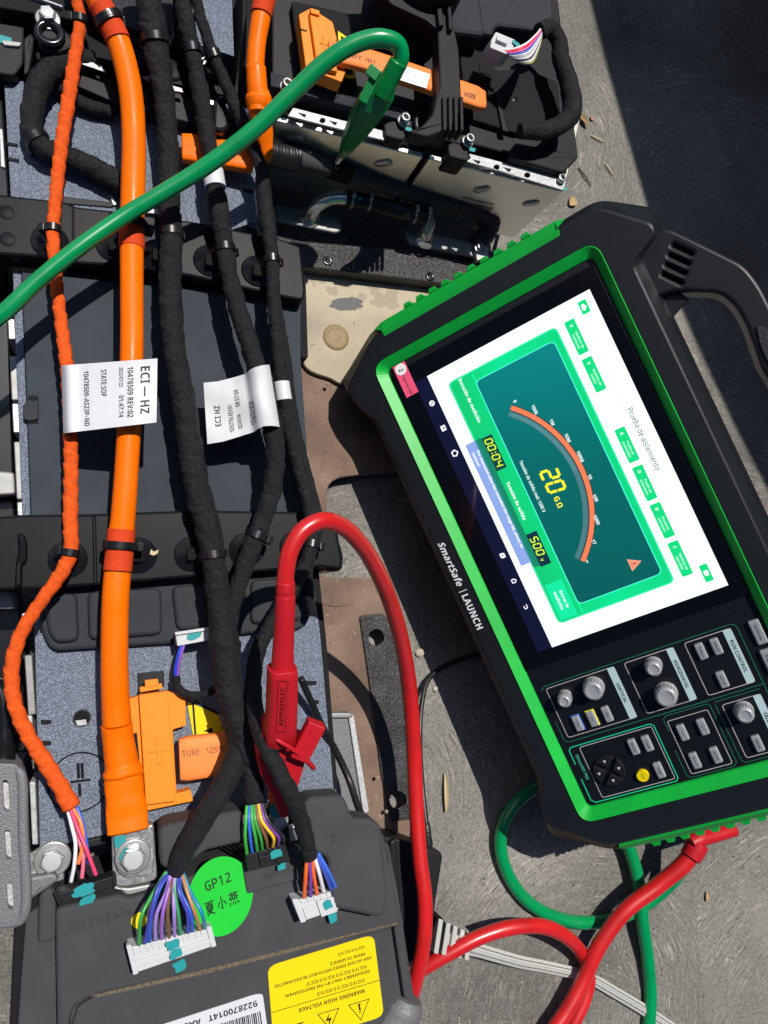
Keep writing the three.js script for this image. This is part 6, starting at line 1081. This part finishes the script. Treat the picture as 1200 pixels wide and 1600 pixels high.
  const d2 = path([[92, 132, 0.1, 18], [112, 152, 0.1, 18], [140, 166, 0.099, 20], [176, 176, 0.098, 18]]);
  part('branch', sweep(d2, { mod: taped(0.012, 0.0004, 0.08) }), M.cloth, t4);
  const t5 = thing('cloth_loom', 'thin black cable dropping beside the red clip to the grey metal channel', 'cable loom', P(530, 1180, 0.06));
  const e5 = path([[470, 1060, 0.1, 11], [486, 1096, 0.092, 11], [506, 1140, 0.084, 11], [526, 1176, 0.078, 11], [546, 1220, 0.078, 11], [560, 1262, 0.09, 11], [572, 1284, 0.1, 10]]);
  part('cable', sweep(e5), M.rubber, t5);
  
}
{
  /* green test lead with its insulated clip */
  const t = thing('green_test_lead', 'green test cable sweeping across the upper left to a green clip on the metal module', 'test lead', P(530, 230, 0.1));
  const pa = path([[-520, 720, 0.008, 22], [-360, 650, 0.02, 23], [-220, 596, 0.07, 25], [-90, 548, 0.116, 27], [-40, 520, 0.124, 26], [0, 494, 0.127, 26], [60, 438, 0.131, 25], [130, 382, 0.134, 25], [200, 334, 0.137, 25], [260, 298, 0.142, 25], [330, 254, 0.15, 26], [400, 200, 0.162, 26], [460, 142, 0.174, 26], [510, 96, 0.184, 27], [556, 68, 0.191, 27], [596, 60, 0.195, 27], [622, 70, 0.194, 26], [627, 90, 0.19, 25], [618, 112, 0.184, 24], [606, 134, 0.178, 24]]);
  part('cable', sweep(pa, { sides: 24 }), M.green, t);
  const sl = path([[622, 96, 0.19, 27], [612, 116, 0.184, 29], [600, 138, 0.177, 32], [594, 150, 0.173, 33]]);
  part('boot', sweep(sl, { sides: 20 }), M.greenClip, t);
  // wedge shaped jaw cover
  const secs = [[598, 138, 0.176, 18, 16], [588, 152, 0.171, 24, 22], [574, 176, 0.162, 23, 22], [556, 208, 0.148, 17, 18], [540, 236, 0.134, 9, 12], [533, 246, 0.128, 4, 7]];
  const rows = [];
  const side = P(610, 150, 0.17).sub(P(570, 140, 0.17)).normalize();
  secs.forEach(([x, y, h, w, d2]) => { const c = P(x, y, h), W = sizeAt(c, w) , D = sizeAt(c, d2), q = []; const fw = V(0, 0.75, 0.6).normalize(); for (const [a, b] of [[-1, -1], [-1, 1], [-0.7, 1.25], [0.7, 1.25], [1, 1], [1, -1], [-1, -1]]) q.push(c.clone().addScaledVector(side, a * W).addScaledVector(fw, b * D * 0.5)); rows.push(q); });
  const jaw = (() => { const pos = [], uv = [], idx = [], n = rows[0].length; rows.forEach((r, j) => r.forEach((p, i) => { pos.push(p.x, p.y, p.z); uv.push(i * 0.004, j * 0.01); })); for (let j = 0; j + 1 < rows.length; j++) for (let i = 0; i + 1 < n; i++) { const a = j * n + i; idx.push(a, a + n, a + 1, a + 1, a + n, a + n + 1); } for (const j of [0, rows.length - 1]) for (let i = 1; i + 2 < n; i++) idx.push(j * n, j * n + i, j * n + i + 1); const g = new THREE.BufferGeometry(); g.setAttribute('position', new THREE.Float32BufferAttribute(pos, 3)); g.setAttribute('uv', new THREE.Float32BufferAttribute(uv, 2)); g.setIndex(idx); const q = g.toNonIndexed(); q.computeVertexNormals(); return q; })();
  part('jaw_cover', jaw, M.greenClip, t);
  part('thumb_lever', barGeo(P(590, 110, 0.186), P(566, 160, 0.176), 0.006, 0.0022), M.greenClip, t);
  part('lever_tip', barGeo(P(588, 106, 0.187), P(578, 122, 0.184), 0.0078, 0.004), M.greenClip, t);
  part('jaw', barGeo(P(534, 244, 0.128), P(526, 254, 0.12), 0.003, 0.003), M.zinc, t);
}
{
  /* red test lead with its clip on the lower module */
  const t = thing('red_test_lead', 'red test cable arching from the red clip down past the junction box', 'test lead', P(440, 1280, 0.1));
  const pa = path([[444, 930, 0.186, 25], [446, 900, 0.19, 27], [453, 862, 0.194, 28], [472, 830, 0.196, 28], [502, 814, 0.195, 28], [534, 822, 0.188, 28], [562, 848, 0.176, 27], [590, 893, 0.155, 27], [613, 950, 0.128, 26], [630, 1015, 0.1, 25], [640, 1080, 0.078, 25], [646, 1160, 0.062, 24], [650, 1250, 0.057, 24], [656, 1340, 0.06, 24], [664, 1410, 0.062, 24], [662, 1470, 0.06, 24], [650, 1530, 0.052, 24], [636, 1580, 0.04, 24], [626, 1640, 0.02, 24]]);
  part('cable', sweep(pa, { sides: 24 }), M.red, t);
  const st = path([[446, 908, 0.189, 29], [446, 925, 0.187, 31], [445, 960, 0.183, 32], [443, 1000, 0.177, 33], [441, 1048, 0.17, 36]]);
  part('strain_relief', sweep(st, { sides: 26, mod: (th, s, r) => r - (s > 0.004 && s < 0.012 && (s * 1000) % 3.4 < 1 ? 0.0005 : 0) }), M.redClip, t);
  const hd = path([[441, 1042, 0.171, 43], [441, 1050, 0.17, 45], [440, 1100, 0.161, 46], [438, 1140, 0.1535, 48], [438, 1166, 0.1485, 46]]);
  part('handle', sweep(hd, { sides: 26, flat: (tt) => 1 - 0.62 * Math.max(0, tt - 0.5) * 2 * Math.max(0, tt - 0.5) * 2, mod: (th, s, r) => r * Math.pow(Math.abs(Math.cos(th)) ** 4 + Math.abs(Math.sin(th)) ** 4, -0.25) }), M.redClip, t);
  const emb = canvasTex(320, 64, (c) => { c.fillStyle = '#000'; c.fillRect(0, 0, 320, 64); c.strokeStyle = '#fff'; c.fillStyle = '#fff'; c.lineWidth = 4; c.strokeRect(4, 4, 312, 56); c.font = 'bold 40px sans-serif'; c.textBaseline = 'middle'; c.textAlign = 'center'; c.fillText('AVIRTUALEC', 160, 34, 290); }, false);
  part('moulded_text', sheet(lerpGrid([[434, 1142, 0.167], [436, 1062, 0.1795], [452, 1062, 0.1795], [451, 1142, 0.167]], 3, 1), 0.0001), std(lin(0.3, 0.008, 0.01), 0.5, { alphaMap: emb, transparent: true }), t);
  // jaw body, lever and collar
  const body = prism([[416, 1130], [464, 1128], [466, 1154], [490, 1164], [485, 1186], [480, 1220], [472, 1262], [463, 1304], [451, 1304], [432, 1258], [412, 1218], [406, 1182], [409, 1155]], 0.152, 0.014, { r: 0.002, bevel: 0.002, seg: 3 });
  // tip it so that the jaw points down to the terminal
  const piv = P(440, 1140, 0.15); body.translate(-piv.x, -piv.y, -piv.z); body.rotateX(0.36); body.translate(piv.x, piv.y - 0.001, piv.z);
  part('jaw_body', body, M.redClip, t);
  part('thumb_lever', barGeo(P(466, 1184, 0.151), P(495, 1128, 0.158), 0.0108, 0.008, V(0, 1, 0), 0.001), M.redClip, t);
  part('collar', sweep(path([[424, 1150, 0.157, 7], [436, 1158, 0.1585, 7], [456, 1170, 0.1575, 7], [478, 1188, 0.152, 8], [490, 1200, 0.146, 8]]), { sides: 12 }), M.redClip, t);
  part('collar', sweep(path([[430, 1116, 0.163, 6], [428, 1140, 0.16, 7], [422, 1158, 0.154, 7]]), { sides: 12 }), M.redClip, t);
  part('rivet', lathe(P(455, 1190, 0.1405), [[0.0016, 0.0006], [0.0024, 0.0008], [0.0032, 0.0004], [0.0034, -0.002]], 20), M.redClip, t);
  part('jaw', barGeo(P(456, 1290, 0.112), P(458, 1312, 0.106), 0.005, 0.003), M.zinc, t);
  const s = thing('terminal_stud', 'small zinc stud with teal paint beside the tip of the red clip', 'bolt', P(434, 1285, 0.1));
  bolt(434, 1282, 0.106, 0.0044, s, { flange: 1.5 });
  part('sleeve_end', prism([[420, 1240], [436, 1236], [440, 1262], [426, 1268]], 0.112, 0.008, { r: 0.002 }), M.orangeTube, s);
  paintDab(430, 1266, 0.1135, 0.004, 0.0052, s);
}
{
  /* leads and adapter on the concrete */
  const r = thing('red_plug_lead', 'red lead plugged into the side of the tablet, looping across the concrete at lower right', 'test lead', P(900, 1500, 0));
  const pa = path([[560, 1560, 0.012, 22], [600, 1540, 0.013, 22], [640, 1524, 0.016, 22], [700, 1490, 0.024, 23], [750, 1464, 0.028, 23], [800, 1449, 0.03, 23], [850, 1448, 0.028, 23], [890, 1468, 0.02, 22], [912, 1496, 0.011, 21], [920, 1530, 0.006, 21], [912, 1564, 0.006, 21], [896, 1600, 0.006, 21], [880, 1650, 0.006, 21], [850, 1700, 0.008, 21], [830, 1680, 0.012, 22], [858, 1620, 0.016, 23], [886, 1578, 0.017, 23], [912, 1530, 0.018, 23], [936, 1478, 0.022, 24], [976, 1424, 0.028, 24], [1030, 1382, 0.036, 25], [1070, 1348, 0.045, 26], [1090, 1318, 0.05, 27]]);
  part('cable', sweep(pa, { sides: 22 }), M.red, r);
  part('plug_collar', sweep(path([[1078, 1340, 0.047, 31], [1086, 1326, 0.0485, 33], [1092, 1316, 0.05, 32]]), { sides: 22 }), M.redClip, r);
  part('plug_body', sweep(path([[1078, 1318, 0.049, 22], [1092, 1311, 0.05, 24], [1112, 1306, 0.0505, 22], [1130, 1301, 0.051, 21], [1147, 1297, 0.0515, 19]]), { sides: 22 }), M.redClip, r);
  const g = thing('green_plug_lead', 'green lead in a wide loop on the concrete at the near end of the tablet', 'test lead', P(900, 1400, 0));
  const ga = path([[1094, 1302, 0.05, 20], [1080, 1334, 0.04, 21], [1058, 1368, 0.026, 21], [1030, 1396, 0.014, 21], [990, 1424, 0.0065, 20], [930, 1441, 0.005, 20], [870, 1434, 0.005, 20], [822, 1406, 0.005, 20], [792, 1362, 0.006, 20], [782, 1316, 0.009, 20], [792, 1276, 0.012, 20], [816, 1246, 0.014, 20], [870, 1220, 0.012, 20], [930, 1240, 0.012, 20], [966, 1290, 0.012, 20], [988, 1340, 0.012, 20], [1000, 1392, 0.013, 20], [1004, 1440, 0.014, 20], [1012, 1500, 0.008, 20], [1016, 1560, 0.005, 20], [1010, 1640, 0.005, 20]]);
  part('cable', sweep(ga, { sides: 22 }), M.green, g);
  const b = thing('thin_black_cable', 'thin black cable from the power adapter running up to the shade of the tablet', 'cable', P(660, 1180, 0));
  const ba = path([[760, 1020, 0.003, 8], [720, 1030, 0.003, 8], [686, 1046, 0.004, 8], [668, 1064, 0.008, 8], [659, 1100, 0.014, 8], [656, 1160, 0.022, 8], [660, 1230, 0.03, 8], [666, 1290, 0.036, 9], [668, 1312, 0.037, 10]]);
  part('cable', sweep(ba, { sides: 14 }), M.rubber, b);
  const sr = path([[666, 1286, 0.036, 11], [667, 1300, 0.037, 13], [669, 1322, 0.037, 15]]);
  part('strain_relief', sweep(sr, { sides: 18, mod: ringed(0.0024, 0.0006) }), M.rubber, b);
  const a = thing('power_adapter', 'black wedge shaped power adapter lying beside the junction box under the red cable', 'power adapter', P(650, 1420, 0));
  part('case', prism([[598, 1306], [622, 1310], [690, 1332], [692, 1340], [678, 1430], [648, 1500], [640, 1506], [616, 1500], [608, 1460]], 0.04, 0.036, { r: 0.003, bevel: 0.003, seg: 3 }), M.black, a);
  part('case_rise', prism([[610, 1314], [620, 1312], [626, 1400], [622, 1500], [612, 1494], [606, 1400]], 0.0445, 0.03, { r: 0.003, bevel: 0.002 }), M.black, a);
  const p = thing('grey_plug', 'grey ribbed plug of the clear cable fitted into the power adapter', 'plug', P(706, 1466, 0));
  part('body', prism([[668, 1478], [684, 1434], [694, 1436], [690, 1486]], 0.03, 0.022, { r: 0.001, bevel: 0.001 }), M.blackMatt, p);
  for (const [x0, y0, x1, y1, h] of [[686, 1436, 678, 1490, 0.031], [698, 1442, 690, 1492, 0.029], [709, 1447, 702, 1494, 0.027], [720, 1452, 714, 1497, 0.025], [730, 1456, 726, 1500, 0.023]]) part('rib', prism([[x0, y0], [x0 + 7, y0 + 1.5], [x1 + 7, y1 + 1.5], [x1, y1]], h, 0.016, { r: 0.001, bevel: 0.0012 }), M.clearGrey, p);
  part('neck', prism([[690, 1456], [736, 1466], [734, 1490], [684, 1484]], 0.0235, 0.016, { r: 0.001, bevel: 0.001 }), M.clearGrey, p);
  const c = thing('clear_cable', 'flat silvery clear cable crossing the concrete beneath the red lead', 'cable', P(860, 1520, 0));
  const ca = path([[726, 1478, 0.016, 22], [760, 1488, 0.014, 19], [810, 1502, 0.01, 18], [860, 1512, 0.006, 17], [916, 1526, 0.004, 16], [960, 1550, 0.004, 16], [1010, 1580, 0.004, 16], [1080, 1626, 0.004, 16], [1120, 1650, 0.004, 16]]);
  part('cable', sweep(ca, { flat: () => 0.55, sides: 32, mod: (th, s, r) => r * (1 + 0.09 * Math.cos(5 * th)) }), M.clearGrey, c);
  for (const [k, m] of [[-0.4, M.zinc], [0.1, M.aluDark], [0.55, M.zinc]]) { const P3 = [], R = []; for (let i = 0; i <= 24; i++) { const t = i / 24, q = ca.at(t), T = ca.tan(t), n = V(T.z, 0, -T.x).normalize(); P3.push(q.addScaledVector(n, k * ca.rad(t)).add(V(0, ca.rad(t) * 0.5, 0))); R.push(0.0005); } part('strand', sweep(pathOf(P3, R), { sides: 6 }), m, c); }
}
{
  /* leaf litter and chips on the concrete */
  const leafM = std(lin(0.42, 0.3, 0.15), 0.8, { bumpMap: tCloth, bumpScale: 0.0003 }), paleM = std(lin(0.5, 0.42, 0.26), 0.85, { bumpMap: tCloth, bumpScale: 0.0003 });
  const leaf = (label, x, y, L, W, rot, curl, m) => {
    const c = P(x, y, 0), rows = [];
    for (let j = 0; j <= 10; j++) { const v = j / 10, row = []; for (let i = 0; i <= 6; i++) { const u = i / 6 - 0.5, w = W * Math.sin(Math.PI * Math.min(1, 0.06 + v * 0.92)) ** 0.7; const px = u * w + 0.1 * W * Math.sin(v * 3), pz = (v - 0.5) * L, h = 0.0012 + curl * (4 * u * u) * w / W + curl * 0.7 * v * v; row.push(V(c.x + px * Math.cos(rot) - pz * Math.sin(rot), h, c.z + px * Math.sin(rot) + pz * Math.cos(rot))); } rows.push(row); }
    const t = thing('dry_leaf', label, 'leaf', c);
    part('blade', sheet(rows, 0.0003), m, t);
    part('midrib', sweep(pathOf(rows.map((r2) => r2[3].clone().add(V(0, 0.0002, 0))), rows.map(() => 0.0003)), { sides: 6 }), m, t);
  };
  leaf('curled tan leaf on the concrete beside the taped loom corner', 908, 190, 0.016, 0.006, -0.7, 0.003, leafM);
  leaf('small pinkish brown leaf scrap next to the curled tan leaf', 923, 186, 0.005, 0.004, 0.4, 0.0012, std(lin(0.4, 0.22, 0.16), 0.8));
  leaf('long narrow pale leaf upright beside the thin black cable', 694, 1238, 0.03, 0.0042, 0.05, 0.0024, paleM);
  leaf('brown leaf half hidden by the tablet grip near the metal corner', 892, 316, 0.012, 0.009, 0.6, 0.002, leafM);
  leaf('tiny tan leaf on the concrete right of the red lead', 1102, 1400, 0.008, 0.004, 0.2, 0.0012, leafM);
  const twig = (label, x0, y0, x1, y1, m) => { const t = thing('twig', label, 'twig', P((x0 + x1) / 2, (y0 + y1) / 2, 0)); part('stem', sweep(path([[x0, y0, 0.0012, 2], [(x0 + x1) / 2 + 1, (y0 + y1) / 2, 0.0022, 2.4], [x1, y1, 0.0012, 1.4]]), { sides: 7 }), m, t); };
  twig('dark twig on the concrete nearest the metal module corner', 904, 262, 924, 290, std(lin(0.06, 0.05, 0.04), 0.9));
  twig('pale straw below the curled tan leaf', 924, 212, 944, 222, paleM);
  twig('pale straw close to the tablet top corner', 946, 256, 958, 274, paleM);
  const chip = (label, x, y, s, m) => { const t = thing('stone_chip', label, 'stone', P(x, y, 0)); const g = new THREE.DodecahedronGeometry(s, 1), p = g.attributes.position; for (let i = 0; i < p.count; i++) { const k = 0.75 + 0.5 * vnoise(p.getX(i) * 900 + x, p.getZ(i) * 900 + y + p.getY(i) * 700); p.setXYZ(i, p.getX(i) * k * 1.2, p.getY(i) * k * 0.7, p.getZ(i) * k); } g.computeVertexNormals(); g.translate(...P(x, y, s * 0.5).toArray()); part('chip', g, m, t); };
  const chM = std(lin(0.4, 0.36, 0.3), 0.9);
  chip('largest pale stone chip at the shade edge right of the red cable', 656, 1020, 0.0032, chM);
  chip('pale stone chip just below the largest one', 680, 1076, 0.002, chM);
  chip('pale chip on the black rail beside the red cable', 628, 1190, 0.0019, chM);
}

renderer.render(scene, camera);
